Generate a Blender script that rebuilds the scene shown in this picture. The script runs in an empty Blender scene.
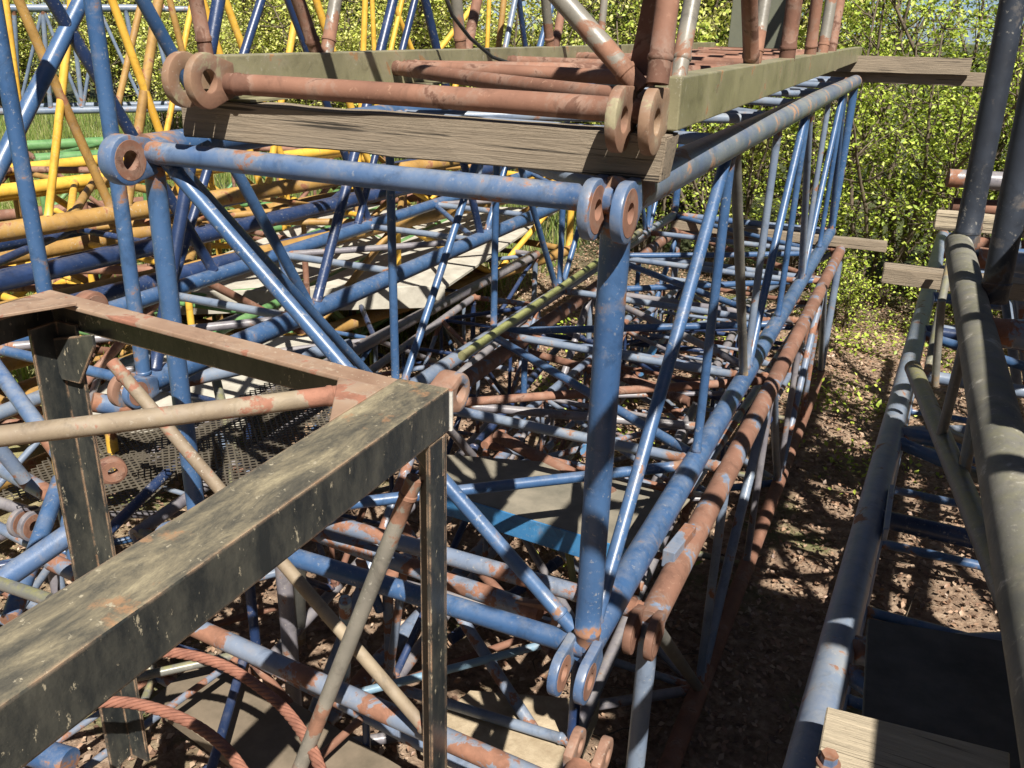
import bpy, bmesh, math, random
from mathutils import Vector, Matrix, Euler
random.seed(7)
scene = bpy.context.scene
C = scene.collection
V = Vector
R_ = math.radians

# ------------------------------------------------------------------ camera
CAM = V((2.2557, -2.1824, 3.399)); FPX = 885.2
A, B_, G = 4.17108923e-01, 1.18591504e+00, 2.85083201e-02
ROT = Matrix.Rotation(A, 3, 'Z') @ Matrix.Rotation(B_, 3, 'X') @ Matrix.Rotation(G, 3, 'Z')
cd = bpy.data.cameras.new('camera'); cam = bpy.data.objects.new('camera', cd); C.objects.link(cam)
cam.matrix_world = Matrix.Translation(CAM) @ ROT.to_4x4()
cd.sensor_width = 36; cd.lens = FPX / 1024 * 36; cd.clip_end = 2000; cd.clip_start = 0.02
scene.camera = cam

def at(px, py, ax, val):
    """point of the place seen at a pixel, on the plane x/y/z = val"""
    d = ROT @ V((px - 512, -(py - 384), -FPX)); i = 'xyz'.index(ax)
    return CAM + d * ((val - CAM[i]) / d[i])
def atp(px, py, p0, n):
    d = ROT @ V((px - 512, -(py - 384), -FPX))
    return CAM + d * ((V(p0) - CAM).dot(n) / d.dot(n))

# ------------------------------------------------------------------ materials
def newmat(name):
    m = bpy.data.materials.new(name); m.use_nodes = True
    nt = m.node_tree; b = nt.nodes['Principled BSDF']
    return m, nt, b
def noise(nt, co, scale, detail=6, rough=.6, dist=0):
    n = nt.nodes.new('ShaderNodeTexNoise'); n.inputs['Scale'].default_value = scale
    n.inputs['Detail'].default_value = detail; n.inputs['Roughness'].default_value = rough
    n.inputs['Distortion'].default_value = dist
    nt.links.new(co, n.inputs['Vector']); return n.outputs['Fac']
def ramp(nt, fac, stops):
    r = nt.nodes.new('ShaderNodeValToRGB'); e = r.color_ramp.elements
    while len(e) < len(stops): e.new(.5)
    for k, (p, c) in enumerate(stops):
        e[k].position = p; e[k].color = (c[0], c[1], c[2], 1) if hasattr(c, '__len__') else (c, c, c, 1)
    nt.links.new(fac, r.inputs['Fac']); return r.outputs['Color']
def mix(nt, fac, a, b):
    n = nt.nodes.new('ShaderNodeMix'); n.data_type = 'RGBA'
    if isinstance(fac, float): n.inputs['Factor'].default_value = fac
    else: nt.links.new(fac, n.inputs['Factor'])
    for k, v in (('A', a), ('B', b)):
        s = [i for i in n.inputs if i.name == k and i.type == 'RGBA'][0]
        if hasattr(v, 'links'): nt.links.new(v, s)
        else: s.default_value = (v[0], v[1], v[2], 1)
    return [o for o in n.outputs if o.type == 'RGBA'][0]
def coords(nt, stretch=None):
    t = nt.nodes.new('ShaderNodeTexCoord').outputs['Object']
    oi = nt.nodes.new('ShaderNodeObjectInfo'); mp = nt.nodes.new('ShaderNodeVectorMath'); mp.operation = 'MULTIPLY_ADD'
    mp.inputs[1].default_value = stretch or (1, 1, 1)
    cx = nt.nodes.new('ShaderNodeMath'); cx.operation = 'MULTIPLY'; cx.inputs[1].default_value = 37.
    nt.links.new(oi.outputs['Random'], cx.inputs[0])
    nt.links.new(t, mp.inputs[0]); nt.links.new(cx.outputs[0], mp.inputs[2])
    return mp.outputs[0]
def bump(nt, b, h, dist, strength=1.):
    n = nt.nodes.new('ShaderNodeBump'); n.inputs['Distance'].default_value = dist; n.inputs['Strength'].default_value = strength
    nt.links.new(h, n.inputs['Height']); nt.links.new(n.outputs[0], b.inputs['Normal'])

RUST = (.20, .09, .052); RUSTL = (.42, .19, .10); RUSTD = (.13, .05, .03)
def paint(name, base, light, wear=.6, rust=RUST, rough=.36, scratch=(.45, .42, .36), moss=0., dusty=0.):
    m, nt, b = newmat(name); co = coords(nt)
    c = mix(nt, ramp(nt, noise(nt, co, 3.5, 5), [(.35, 0), (.7, 1)]), base, light)
    # scuffs down to primer, then rust blooms
    sc = ramp(nt, noise(nt, co, 55, 4, .7), [(.60, 0), (.66, 1)])
    at_ = nt.nodes.new('ShaderNodeAttribute'); at_.attribute_name = 'wear'
    ad = nt.nodes.new('ShaderNodeMath'); ad.operation = 'MULTIPLY_ADD'; ad.inputs[1].default_value = .13
    nt.links.new(at_.outputs['Fac'], ad.inputs[0]); nt.links.new(noise(nt, co, 7, 8, .65, .4), ad.inputs[2])
    blot = ramp(nt, ad.outputs[0], [(wear, 0), (wear + .035, 1)])
    zone = ramp(nt, noise(nt, co, 2.2, 3), [(.42, .02), (.66, .6)])
    n1 = nt.nodes.new('ShaderNodeMath'); n1.operation = 'MULTIPLY'
    nt.links.new(sc, n1.inputs[0]); nt.links.new(zone, n1.inputs[1])
    c = mix(nt, n1.outputs[0], c, scratch)
    rc = mix(nt, ramp(nt, noise(nt, co, 30, 5), [(.35, 0), (.65, 1)]), rust, tuple(min(1, x * 1.35) for x in rust))
    halo = ramp(nt, ad.outputs[0], [(wear - .07, 0), (wear, 1)])
    n3 = nt.nodes.new('ShaderNodeMath'); n3.operation = 'MULTIPLY'; n3.inputs[1].default_value = .25
    nt.links.new(halo, n3.inputs[0])
    c = mix(nt, n3.outputs[0], c, (.28, .24, .20))
    c = mix(nt, blot, c, rc)
    gr_ = nt.nodes.new('ShaderNodeMix'); gr_.data_type = 'RGBA'; gr_.blend_type = 'MULTIPLY'; gr_.inputs['Factor'].default_value = 1
    nt.links.new(c, [i for i in gr_.inputs if i.name == 'A' and i.type == 'RGBA'][0])
    nt.links.new(ramp(nt, noise(nt, co, 9, 9, .75, .8), [(.25, .45), (.48, .95), (.7, 1.0)]), [i for i in gr_.inputs if i.name == 'B' and i.type == 'RGBA'][0])
    c = [o for o in gr_.outputs if o.type == 'RGBA'][0]
    if moss or dusty:
        g = nt.nodes.new('ShaderNodeNewGeometry'); s = nt.nodes.new('ShaderNodeSeparateXYZ'); nt.links.new(g.outputs['Normal'], s.inputs[0])
        up = ramp(nt, s.outputs['Z'], [(.35, 0), (.95, 1)])
        mm = nt.nodes.new('ShaderNodeMath'); mm.operation = 'MULTIPLY'; nt.links.new(up, mm.inputs[0])
        pat = ramp(nt, noise(nt, co, 18, 7, .7), [(.38, 0), (.62, 1)]); nt.links.new(pat, mm.inputs[1])
        m2 = nt.nodes.new('ShaderNodeMath'); m2.operation = 'MULTIPLY'; m2.inputs[1].default_value = max(moss, dusty * .6); nt.links.new(mm.outputs[0], m2.inputs[0])
        c = mix(nt, m2.outputs[0], c, (.22, .21, .06) if moss else (.36, .33, .27))
    nt.links.new(c, b.inputs['Base Color'])
    rr = ramp(nt, blot, [(0, rough), (1, .85)]); nt.links.new(rr, b.inputs['Roughness'])
    bump(nt, b, noise(nt, co, 60, 5, .7), .0012, .6)
    return m
def timber(name, a, d, vec=(1.2, 30, 30), rough=.85):
    m, nt, b = newmat(name); co = coords(nt, vec)
    g = noise(nt, co, 1.6, 10, .75, 1.6)
    c = ramp(nt, g, [(.25, tuple((x + y) / 2 for x, y in zip(a, d))), (.5, a), (.75, tuple(min(1, x * 1.2) for x in a))])
    cr = ramp(nt, noise(nt, co, .9, 3, .5), [(.68, 0), (.70, 1)])
    cr2 = ramp(nt, noise(nt, coords(nt, (.9, 55, 55)), 1.3, 4, .6), [(.60, 0), (.65, 1)])
    c = mix(nt, cr2, mix(nt, cr, c, tuple(x * .55 for x in d)), tuple(x * .4 for x in d))
    nt.links.new(c, b.inputs['Base Color']); b.inputs['Roughness'].default_value = rough
    bump(nt, b, g, .008, 1); return m
def plain(name, a, d, scale=8, rough=.8, bd=.002, spec=None):
    m, nt, b = newmat(name); co = coords(nt)
    c = ramp(nt, noise(nt, co, scale, 8, .65), [(.3, d), (.7, a)])
    nt.links.new(c, b.inputs['Base Color']); b.inputs['Roughness'].default_value = rough
    bump(nt, b, noise(nt, co, scale * 6, 6, .7), bd, .7); return m

M = {}
M['blue'] = paint('blue_paint', (.032, .080, .185), (.058, .120, .24), .645, rust=(.20, .10, .06), dusty=.3)
M['blue_worn'] = paint('worn_blue_paint', (.05, .105, .23), (.13, .18, .27), .585, dusty=.5)
M['blue_chord'] = paint('sun_bleached_blue_chord', (.085, .12, .20), (.19, .21, .22), .575, rust=(.27, .16, .10), dusty=.6)
M['navy'] = paint('navy_paint', (.014, .028, .075), (.024, .048, .13), .68, dusty=.15)
M['blue_grey'] = paint('faded_blue_grey_paint', (.12, .16, .24), (.20, .24, .30), .62, dusty=.4)
M['purple_grey'] = paint('weathered_purple_grey_paint', (.15, .14, .165), (.24, .225, .235), .61, dusty=.4)
M['pale_blue'] = paint('pale_blue_paint', (.15, .25, .34), (.24, .34, .41), .61)
M['bright_blue'] = paint('bright_blue_flange_paint', (.035, .15, .34), (.06, .22, .42), .66)
M['rust_blue'] = paint('rusted_blue_paint', (.13, .17, .25), (.20, .23, .29), .52, rust=(.20, .095, .06))
M['yellow'] = paint('yellow_paint', (.60, .33, .04), (.74, .46, .07), .66, rust=(.24, .10, .04), rough=.5)
M['ochre'] = paint('ochre_paint', (.28, .155, .045), (.42, .25, .07), .60, rust=(.24, .10, .05), rough=.6)
M['green'] = paint('green_paint', (.08, .20, .07), (.16, .30, .12), .66)
M['rust'] = paint('red_brown_rust', (.17, .080, .052), (.27, .135, .088), .585, rust=(.11, .052, .034), rough=.8, scratch=(.42, .25, .17))
M['rust_chord'] = paint('half_rusted_chord_paint', (.15, .075, .05), (.25, .125, .085), .58, rust=(.12, .15, .21), rough=.75, scratch=(.4, .25, .17))
M['rust_dark'] = paint('dark_rust', (.15, .07, .045), (.23, .11, .07), .62, rust=(.11, .05, .035), rough=.85, scratch=(.3, .2, .14))
M['rust_grey'] = paint('grey_tube_rusting', (.15, .14, .12), (.24, .22, .185), .56, rust=(.19, .095, .06), rough=.4)
M['olive'] = paint('olive_grey_paint', (.19, .175, .105), (.29, .265, .16), .62, rust=(.26, .15, .07), dusty=.3)
M['grey_moss'] = paint('grey_tube_with_moss', (.115, .115, .11), (.20, .195, .17), .64, rust=(.2, .15, .10), moss=.7)
M['grey_chord'] = paint('mottled_grey_chord', (.10, .098, .09), (.20, .19, .17), .60, rust=(.30, .29, .26), rough=.75, moss=.25)
M['brown_tube'] = paint('brown_dusty_tube', (.17, .125, .085), (.31, .25, .17), .57, rust=(.22, .10, .065), rough=.7)
M['shaded_slate'] = paint('shade_darkened_slate_paint', (.018, .022, .032), (.035, .045, .065), .66, rust=(.09, .06, .045), rough=.5)  # extra dark colour stands in for the shade on the right uprights
M['moss'] = paint('moss_covered_steel', (.20, .21, .08), (.30, .31, .12), .66, rust=(.18, .17, .08))
M['ochre_dust'] = paint('rusty_dusty_flange', (.20, .12, .08), (.33, .23, .16), .56, rust=(.22, .10, .065), rough=.75, scratch=(.48, .42, .32))
M['lug'] = paint('rusted_lug', (.20, .105, .07), (.31, .18, .125), .56, rust=(.12, .14, .19), rough=.8, scratch=(.42, .36, .3))
M['lug_olive'] = paint('rusted_olive_lug', (.21, .11, .07), (.27, .19, .115), .56, rust=(.24, .21, .13), rough=.8, scratch=(.42, .36, .3))
def blackmat():
    m, nt, b = newmat('worn_black_paint'); co = coords(nt); L = nt.links
    g = nt.nodes.new('ShaderNodeNewGeometry'); sp = nt.nodes.new('ShaderNodeSeparateXYZ'); L.new(g.outputs['Normal'], sp.inputs[0])
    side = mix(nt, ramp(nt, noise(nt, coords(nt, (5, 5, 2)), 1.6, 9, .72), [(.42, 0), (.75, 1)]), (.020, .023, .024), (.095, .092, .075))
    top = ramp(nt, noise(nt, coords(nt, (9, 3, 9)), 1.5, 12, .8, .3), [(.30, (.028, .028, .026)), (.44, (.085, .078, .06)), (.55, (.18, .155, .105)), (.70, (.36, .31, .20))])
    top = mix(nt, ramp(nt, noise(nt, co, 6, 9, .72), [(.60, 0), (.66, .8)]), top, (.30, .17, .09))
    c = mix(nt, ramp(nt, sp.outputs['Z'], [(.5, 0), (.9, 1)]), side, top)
    sc = ramp(nt, noise(nt, coords(nt, (1, 1, .45)), 42, 5, .75), [(.62, 0), (.66, 1)])
    c = mix(nt, sc, c, (.33, .29, .21))
    bv = nt.nodes.new('ShaderNodeBevel'); bv.samples = 4; bv.inputs['Radius'].default_value = .012
    dt = nt.nodes.new('ShaderNodeVectorMath'); dt.operation = 'DOT_PRODUCT'; L.new(bv.outputs[0], dt.inputs[0]); L.new(g.outputs['Normal'], dt.inputs[1])
    ed = ramp(nt, dt.outputs['Value'], [(.80, 1), (.97, 0)])
    br = ramp(nt, noise(nt, co, 13, 6, .7), [(.42, 0), (.55, 1)])
    mm = nt.nodes.new('ShaderNodeMath'); mm.operation = 'MULTIPLY'; L.new(ed, mm.inputs[0]); L.new(br, mm.inputs[1])
    c = mix(nt, mm.outputs[0], c, mix(nt, noise(nt, co, 30), (.42, .18, .08), (.46, .38, .27)))
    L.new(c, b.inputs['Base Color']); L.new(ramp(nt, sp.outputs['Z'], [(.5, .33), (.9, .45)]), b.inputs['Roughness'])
    bump(nt, b, noise(nt, co, 45, 6, .7), .0015, .7); return m
M['black'] = blackmat()
M['timber'] = timber('weathered_timber', (.25, .20, .145), (.09, .072, .052))
M['timber_pale'] = timber('pale_timber', (.42, .35, .25), (.22, .175, .12))
M['board'] = plain('cream_board', (.50, .47, .40), (.30, .275, .23), 6)
M['plate'] = plain('dull_grey_plate', (.24, .21, .16), (.12, .11, .085), 6, .8)
M['brown_board'] = plain('brown_board', (.20, .155, .11), (.10, .08, .055), 5, .8)
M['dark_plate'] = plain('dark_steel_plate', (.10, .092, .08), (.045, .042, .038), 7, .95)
M['olive_plate'] = plain('olive_plate', (.15, .155, .11), (.10, .105, .08), 3, .5)
M['mesh'] = plain('brown_mesh_steel', (.10, .085, .06), (.05, .04, .03), 8, .7)
M['rope'] = plain('rusty_rope_steel', (.30, .13, .085), (.15, .06, .04), 20, .85)
M['concrete'] = plain('tan_slab', (.44, .36, .25), (.25, .19, .12), 9, .95, .006)
M['bark'] = plain('grey_bark', (.17, .13, .09), (.07, .055, .04), 14, .9, .01)
M['cable'] = plain('black_cable_rubber', (.03, .03, .03), (.02, .02, .02), 10, .5)
M['weld'] = paint('white_grey_flaking_paint', (.5, .5, .47), (.62, .6, .55), .56)

def leafmat(name, cols, trans=.55):
    m, nt, b = newmat(name)
    g = nt.nodes.new('ShaderNodeNewGeometry')
    c = ramp(nt, g.outputs['Random Per Island'], [(i / (len(cols) - 1), k) for i, k in enumerate(cols)])
    nt.links.new(c, b.inputs['Base Color']); b.inputs['Roughness'].default_value = .5
    t = nt.nodes.new('ShaderNodeBsdfTranslucent'); nt.links.new(c, t.inputs['Color'])
    mx = nt.nodes.new('ShaderNodeMixShader'); mx.inputs[0].default_value = trans * .6
    nt.links.new(b.outputs[0], mx.inputs[1]); nt.links.new(t.outputs[0], mx.inputs[2])
    nt.links.new(mx.outputs[0], nt.nodes['Material Output'].inputs['Surface']); return m
M['leaf'] = leafmat('spring_leaf', [(.16, .24, .03), (.34, .44, .05), (.52, .60, .09), (.24, .34, .04), (.42, .52, .07), (.60, .64, .15)])
M['leaf_yellow'] = leafmat('yellow_green_leaf', [(.40, .45, .07), (.58, .60, .12), (.30, .38, .06), (.68, .62, .26), (.48, .50, .11), (.62, .64, .18)])
M['leaf_dark'] = leafmat('dark_leaf', [(.04, .08, .015), (.08, .13, .02), (.13, .19, .03)])
M['litter'] = leafmat('dead_leaf', [(.20, .11, .07), (.36, .23, .15), (.12, .07, .05), (.46, .34, .24), (.28, .16, .10)], .2)
M['grass'] = leafmat('grass_blade', [(.12, .20, .03), (.22, .30, .06), (.40, .36, .16)])

def groundmat():
    m, nt, b = newmat('forest_floor'); t = nt.nodes.new('ShaderNodeTexCoord').outputs['Object']
    c = ramp(nt, noise(nt, t, 14, 8, .7), [(.3, (.10, .062, .04)), (.47, (.25, .165, .11)), (.68, (.46, .34, .24))])
    g = ramp(nt, noise(nt, t, .8, 5, .6), [(.55, 0), (.66, 1)])
    c = mix(nt, g, c, (.13, .15, .05))
    far = nt.nodes.new('ShaderNodeSeparateXYZ'); nt.links.new(t, far.inputs[0])
    k = ramp(nt, noise(nt, t, .25, 3), [(.3, (.16, .19, .05)), (.7, (.32, .31, .13))])
    mr = nt.nodes.new('ShaderNodeMapRange'); mr.inputs['From Min'].default_value = -2; mr.inputs['From Max'].default_value = -5
    nt.links.new(far.outputs['X'], mr.inputs['Value'])
    c = mix(nt, mr.outputs[0], c, k)
    m2 = nt.nodes.new('ShaderNodeMapRange'); m2.inputs['From Min'].default_value = 9; m2.inputs['From Max'].default_value = 11.5
    nt.links.new(far.outputs['Y'], m2.inputs['Value']); c = mix(nt, m2.outputs[0], c, mix(nt, g, (.05, .06, .02), (.10, .14, .035)))
    nt.links.new(c, b.inputs['Base Color']); b.inputs['Roughness'].default_value = 1
    bump(nt, b, noise(nt, t, 25, 8, .75), .03, 1); return m
M['ground'] = groundmat()

# ------------------------------------------------------------------ builders
class T:      # a top-level thing: empty at its base
    def __init__(s, name, label, cat, loc=(0, 0, 0), group=None):
        s.e = bpy.data.objects.new(name, None); C.objects.link(s.e); s.e.location = loc
        s.e.empty_display_size = .1
        s.loc = V(loc); s.e['label'] = label; s.e['category'] = cat
        if group: s.e['group'] = group
def link(name, me, mat, parent=None, label=None):
    o = bpy.data.objects.new(name, me)
    if mat: me.materials.append(mat)
    C.objects.link(o)
    if parent is not None: o.parent = parent
    if label: o['label'] = label
    return o
def solo(o, label, cat, group=None):
    o['label'] = label; o['category'] = cat
    if group: o['group'] = group
    return o
def mesh_from(bm, name, off=V((0, 0, 0)), smooth=False, ang=None):
    bmesh.ops.recalc_face_normals(bm, faces=bm.faces)
    for v in bm.verts: v.co -= off
    me = bpy.data.meshes.new(name); bm.to_mesh(me); bm.free()
    if smooth:
        for p in me.polygons: p.use_smooth = True
        if ang is not None:
            me.set_sharp_from_angle(angle=ang)
    return me
def bm_tube(bm, a, b, r, r2=None, n=18, seg=1, wob=0.):
    a, b = V(a), V(b); d = (b - a); L = d.length; d.normalize(); q = d.to_track_quat('Z', 'Y')
    r2 = r if r2 is None else r2; rings = []
    w = [V((random.uniform(-wob, wob), random.uniform(-wob, wob), 0)) for _ in range(seg + 1)]
    for k in range(seg + 1):
        t = k / seg; rr = r + (r2 - r) * t
        rings.append([bm.verts.new(a + q @ (V((math.cos(2 * math.pi * i / n) * rr, math.sin(2 * math.pi * i / n) * rr, L * t)) + w[k])) for i in range(n)])
    for k in range(seg):
        for i in range(n): bm.faces.new((rings[k][i], rings[k][(i + 1) % n], rings[k + 1][(i + 1) % n], rings[k + 1][i]))
    bm.faces.new(rings[0][::-1]); bm.faces.new(rings[-1])
def bm_path(bm, pts, r, n=10):
    pts = [V(p) for p in pts]; rings = []
    up = V((0, 0, 1))
    for k, p in enumerate(pts):
        d = (pts[min(k + 1, len(pts) - 1)] - pts[max(k - 1, 0)]).normalized()
        s = d.cross(up); s = s.normalized() if s.length > .05 else V((1, 0, 0)); u = s.cross(d)
        rr = r[k] if hasattr(r, '__len__') else r
        rings.append([bm.verts.new(p + (s * math.cos(2 * math.pi * i / n) + u * math.sin(2 * math.pi * i / n)) * rr) for i in range(n)])
    for k in range(len(pts) - 1):
        for i in range(n): bm.faces.new((rings[k][i], rings[k][(i + 1) % n], rings[k + 1][(i + 1) % n], rings[k + 1][i]))
    bm.faces.new(rings[0][::-1]); bm.faces.new(rings[-1])
def tube(th, name, a, b, r, mat, label=None, n=18, weld=True, seg=1):
    a, b = V(a), V(b); Lt = (b - a).length; q = (b - a).to_track_quat('Z', 'Y')
    bm = bmesh.new(); ly = bm.verts.layers.float.new('wear'); rings = []
    e = min(.16, Lt * .3); bead = name in ('brace', 'post', 'end_post', 'end_rail', 'end_brace') and Lt > .45 and r < .05
    hd = [.050, .053, .058, .063, .067] if bead else [min(.06, e * .4)]
    ts = [0] + hd + [e] + [Lt * k / 6 for k in range(1, 6) if e * 1.3 < Lt * k / 6 < Lt - e * 1.3] + [Lt - e] + [Lt - h for h in hd[::-1]] + [Lt]; nh = len(hd)
    bend = V((random.uniform(-1, 1), random.uniform(-1, 1), 0)) * min(.006, Lt * .003)
    for k, t in enumerate(ts):
        sag = bend * math.sin(math.pi * t / Lt); rr = r * (1 + random.uniform(-.012, .012)) + (.003 if bead and (2 <= k <= 4 or len(ts) - 5 <= k <= len(ts) - 3) else 0)
        ring = [bm.verts.new(a + q @ (V((math.cos(2 * math.pi * i / n) * rr, math.sin(2 * math.pi * i / n) * rr, t)) + sag)) for i in range(n)]
        for v in ring: v[ly] = 1. if (k <= nh or k >= len(ts) - 1 - nh) else 0.
        rings.append(ring)
    for k in range(len(ts) - 1):
        for i in range(n): bm.faces.new((rings[k][i], rings[k][(i + 1) % n], rings[k + 1][(i + 1) % n], rings[k + 1][i]))
    bm.faces.new(rings[0][::-1]); bm.faces.new(rings[-1])
    me = mesh_from(bm, name, th.loc, True, R_(40))
    return link(name, me, mat if not isinstance(mat, str) else M[mat], th.e, label)
def bm_beam(bm, a, b, w, h, up=V((0, 0, 1)), bev=.0, jit=0.):
    a, b = V(a), V(b); d = (b - a).normalized(); s = d.cross(up).normalized(); u = s.cross(d)
    vs = []
    for p in (a, b):
        for (i, j) in ((-1, -1), (1, -1), (1, 1), (-1, 1)):
            vs.append(bm.verts.new(p + s * i * w / 2 + u * j * h / 2 + V([random.uniform(-jit, jit) for _ in range(3)])))
    fs = [bm.faces.new(x) for x in ((vs[3], vs[2], vs[1], vs[0]), (vs[4], vs[5], vs[6], vs[7]))]
    for i in range(4): bm.faces.new((vs[i], vs[(i + 1) % 4], vs[4 + (i + 1) % 4], vs[4 + i]))
    if bev:
        es = {e for v in vs for e in v.link_edges}
        bmesh.ops.bevel(bm, geom=list(es), offset=bev, segments=2, affect='EDGES', profile=.6)
def beam(th, name, a, b, w, h, mat, up=V((0, 0, 1)), bev=.004, label=None):
    bm = bmesh.new(); bm_beam(bm, a, b, w, h, up, bev)
    return link(name, mesh_from(bm, name, th.loc if th else V((0, 0, 0))), M[mat], th.e if th else None, label)
def bm_poly(bm, pts, nrm, t):
    """flat plate through pts, thickness t along nrm"""
    nrm = V(nrm).normalized(); a = [bm.verts.new(V(p) - nrm * t / 2) for p in pts]; b = [bm.verts.new(V(p) + nrm * t / 2) for p in pts]
    bm.faces.new(a[::-1]); bm.faces.new(b)
    for i in range(len(pts)): bm.faces.new((a[i], a[(i + 1) % len(pts)], b[(i + 1) % len(pts)], b[i]))
def plate(th, name, pts, nrm, t, mat, label=None):
    bm = bmesh.new(); bm_poly(bm, pts, nrm, t)
    bmesh.ops.bevel(bm, geom=list(bm.edges), offset=min(.003, t * .2), segments=1, affect='EDGES')
    return link(name, mesh_from(bm, name, th.loc if th else V((0, 0, 0))), M[mat], th.e if th else None, label)
def bm_lug(bm, c, ax, out, R, rh, t, tail):
    """eye plate: ring of radius R round a pin hole rh, and a tail running back"""
    c = V(c); ax = V(ax).normalized(); out = V(out).normalized(); s = ax.cross(out).normalized(); n = 28
    outer = []
    for i in range(n):
        th = 2 * math.pi * i / n; x, y = math.cos(th), math.sin(th)
        if x < 0:
            k = 1 if abs(y) > .75 else abs(y) / .75
            p = out * (-tail) + s * (R * .70 * max(-1, min(1, y * 1.1))) if x < -.45 else out * (-R * 0) + out * (x * R) + s * (y * R)
        else: p = out * (x * R) + s * (y * R)
        outer.append(c + p)
    inner = [c + out * (math.cos(2 * math.pi * i / n) * rh) + s * (math.sin(2 * math.pi * i / n) * rh) for i in range(n)]
    L = []
    for sg in (-1, 1):
        L.append(([bm.verts.new(p + ax * sg * t / 2) for p in outer], [bm.verts.new(p + ax * sg * t / 2) for p in inner]))
    for (o, i_), fl in ((L[0], 1), (L[1], 0)):
        for k in range(n):
            f = (o[k], o[(k + 1) % n], i_[(k + 1) % n], i_[k]); bm.faces.new(f)
    for k in range(n):
        j = (k + 1) % n
        bm.faces.new((L[0][0][k], L[0][0][j], L[1][0][j], L[1][0][k])); bm.faces.new((L[0][1][k], L[0][1][j], L[1][1][j], L[1][1][k]))
def lug(th, c, ax=(1, 0, 0), out=(0, -1, 0), R=.085, rh=.032, t=.034, tail=.12, mat='lug', label=None):
    bm = bmesh.new(); bm_lug(bm, c, ax, out, R, rh, t, tail)
    bmesh.ops.recalc_face_normals(bm, faces=bm.faces); bm.normal_update()
    es = [e for e in bm.edges if len(e.link_faces) == 2 and e.calc_face_angle(0) > 1.2]
    bmesh.ops.bevel(bm, geom=es, offset=t * .16, segments=2, affect='EDGES', profile=.5)
    lo = link('lug', mesh_from(bm, 'lug', th.loc, True, R_(35)), M[mat], th.e, label)
    if mat in ('lug_olive', 'lug'): return lo
    c, ax, out = V(c), V(ax).normalized(), V(out).normalized(); s = ax.cross(out).normalized(); bm = bmesh.new(); n = 26; R1 = R * .80; hh = t / 2 + .0012
    rg = []
    for rr, h in ((rh * .96, -hh), (R1 - .001, -hh), (R1, -hh + .001), (R1, hh - .001), (R1 - .001, hh), (rh * .96, hh)):
        rg.append([bm.verts.new(c + (out * math.cos(6.28319 * i / n) + s * math.sin(6.28319 * i / n)) * rr + ax * h) for i in range(n)])
    for k in range(6):
        for i in range(n): bm.faces.new((rg[k][i], rg[k][(i + 1) % n], rg[(k + 1) % 6][(i + 1) % n], rg[(k + 1) % 6][i]))
    link('bushing', mesh_from(bm, 'bushing', th.loc, True, R_(35)), M['rust' if mat != 'lug_olive' else 'lug_olive'], lo)
    return lo

def jit(p, j): return V(p) + V([random.uniform(-j, j) for _ in range(3)])
def section(th, o, yaw, W, H, nodes, cr, br, cm, bm_, end=True, faces='LRTB', r_cols=None, single=False, lugs=True, start=0):
    """tubular lattice section: four chords along the local Y, zigzag bracing on the faces"""
    o = V(o); rz = Matrix.Rotation(yaw, 3, 'Z')
    def P(x, y, z): return o + rz @ V((x, y, z))
    L = nodes[-1]
    corners = {(0, 0): cm, (1, 0): cm, (0, 1): cm, (1, 1): cm}
    if r_cols: corners.update(r_cols)
    for (i, k), m in corners.items():
        tube(th, 'chord', P(i * W, nodes[0] - .02, k * H), P(i * W, L + .02, k * H), cr, m, seg=1)
        if lugs:
            for s in (-1, 1): lug(th, P(i * W + s * cr * .75, nodes[0] - .09, k * H), rz @ V((1, 0, 0)), rz @ V((0, -1, 0)), cr * 1.6, cr * .6, cr * .6, .1, 'lug' if m in ('blue', 'rust', 'rust_blue') else m)
    def br_(a, b, r=br, m=None):
        m = m or (random.choice(bm_) if isinstance(bm_, (list, tuple)) else bm_)
        tube(th, 'brace', a, b, r, m, n=12)
    for q, y in enumerate(nodes):
        e = q in (0, len(nodes) - 1)
        for i in (0, 1):
            f = 'LR'[i]
            if f in faces:
                br_(P(i * W, y, 0), P(i * W, y, H), br * (1.3 if e else .8))
                if q + 1 < len(nodes):
                    k = (q + i) % 2
                    br_(P(i * W, y, k * H), P(i * W, nodes[q + 1], (1 - k) * H))
        for k in (0, 1):
            f = 'BT'[k]
            if f in faces:
                br_(P(0, y, k * H), P(W, y, k * H), br * (1.3 if e else .8))
                if q + 1 < len(nodes):
                    i = (q + k) % 2
                    br_(P(i * W, y, k * H), P((1 - i) * W, nodes[q + 1], k * H))
    if end:
        br_(P(0, L, 0), P(W, L, H))

# ------------------------------------------------------------------ 1. main blue section
W0, NODES = 1.57, [0, 1.43, 2.6, 3.72, 4.9, 6.0, 7.0]
main = T('lattice_boom_section', 'large bright blue crane section in the middle, its open end under the thick timber', 'crane section', (0, 0, 1.55), 'stacked lattice crane sections')
Z0, Z1 = 1.6, 3.0
for (x, z, r, m) in ((0, Z0, .042, 'blue_grey'), (W0, Z0, .05, 'blue'), (0, Z1, .05, 'blue'), (W0, Z1, .058, 'blue_chord')):
    tube(main, 'chord', (x, -.03, z), (x, 7.03, z), r, m)
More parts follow.
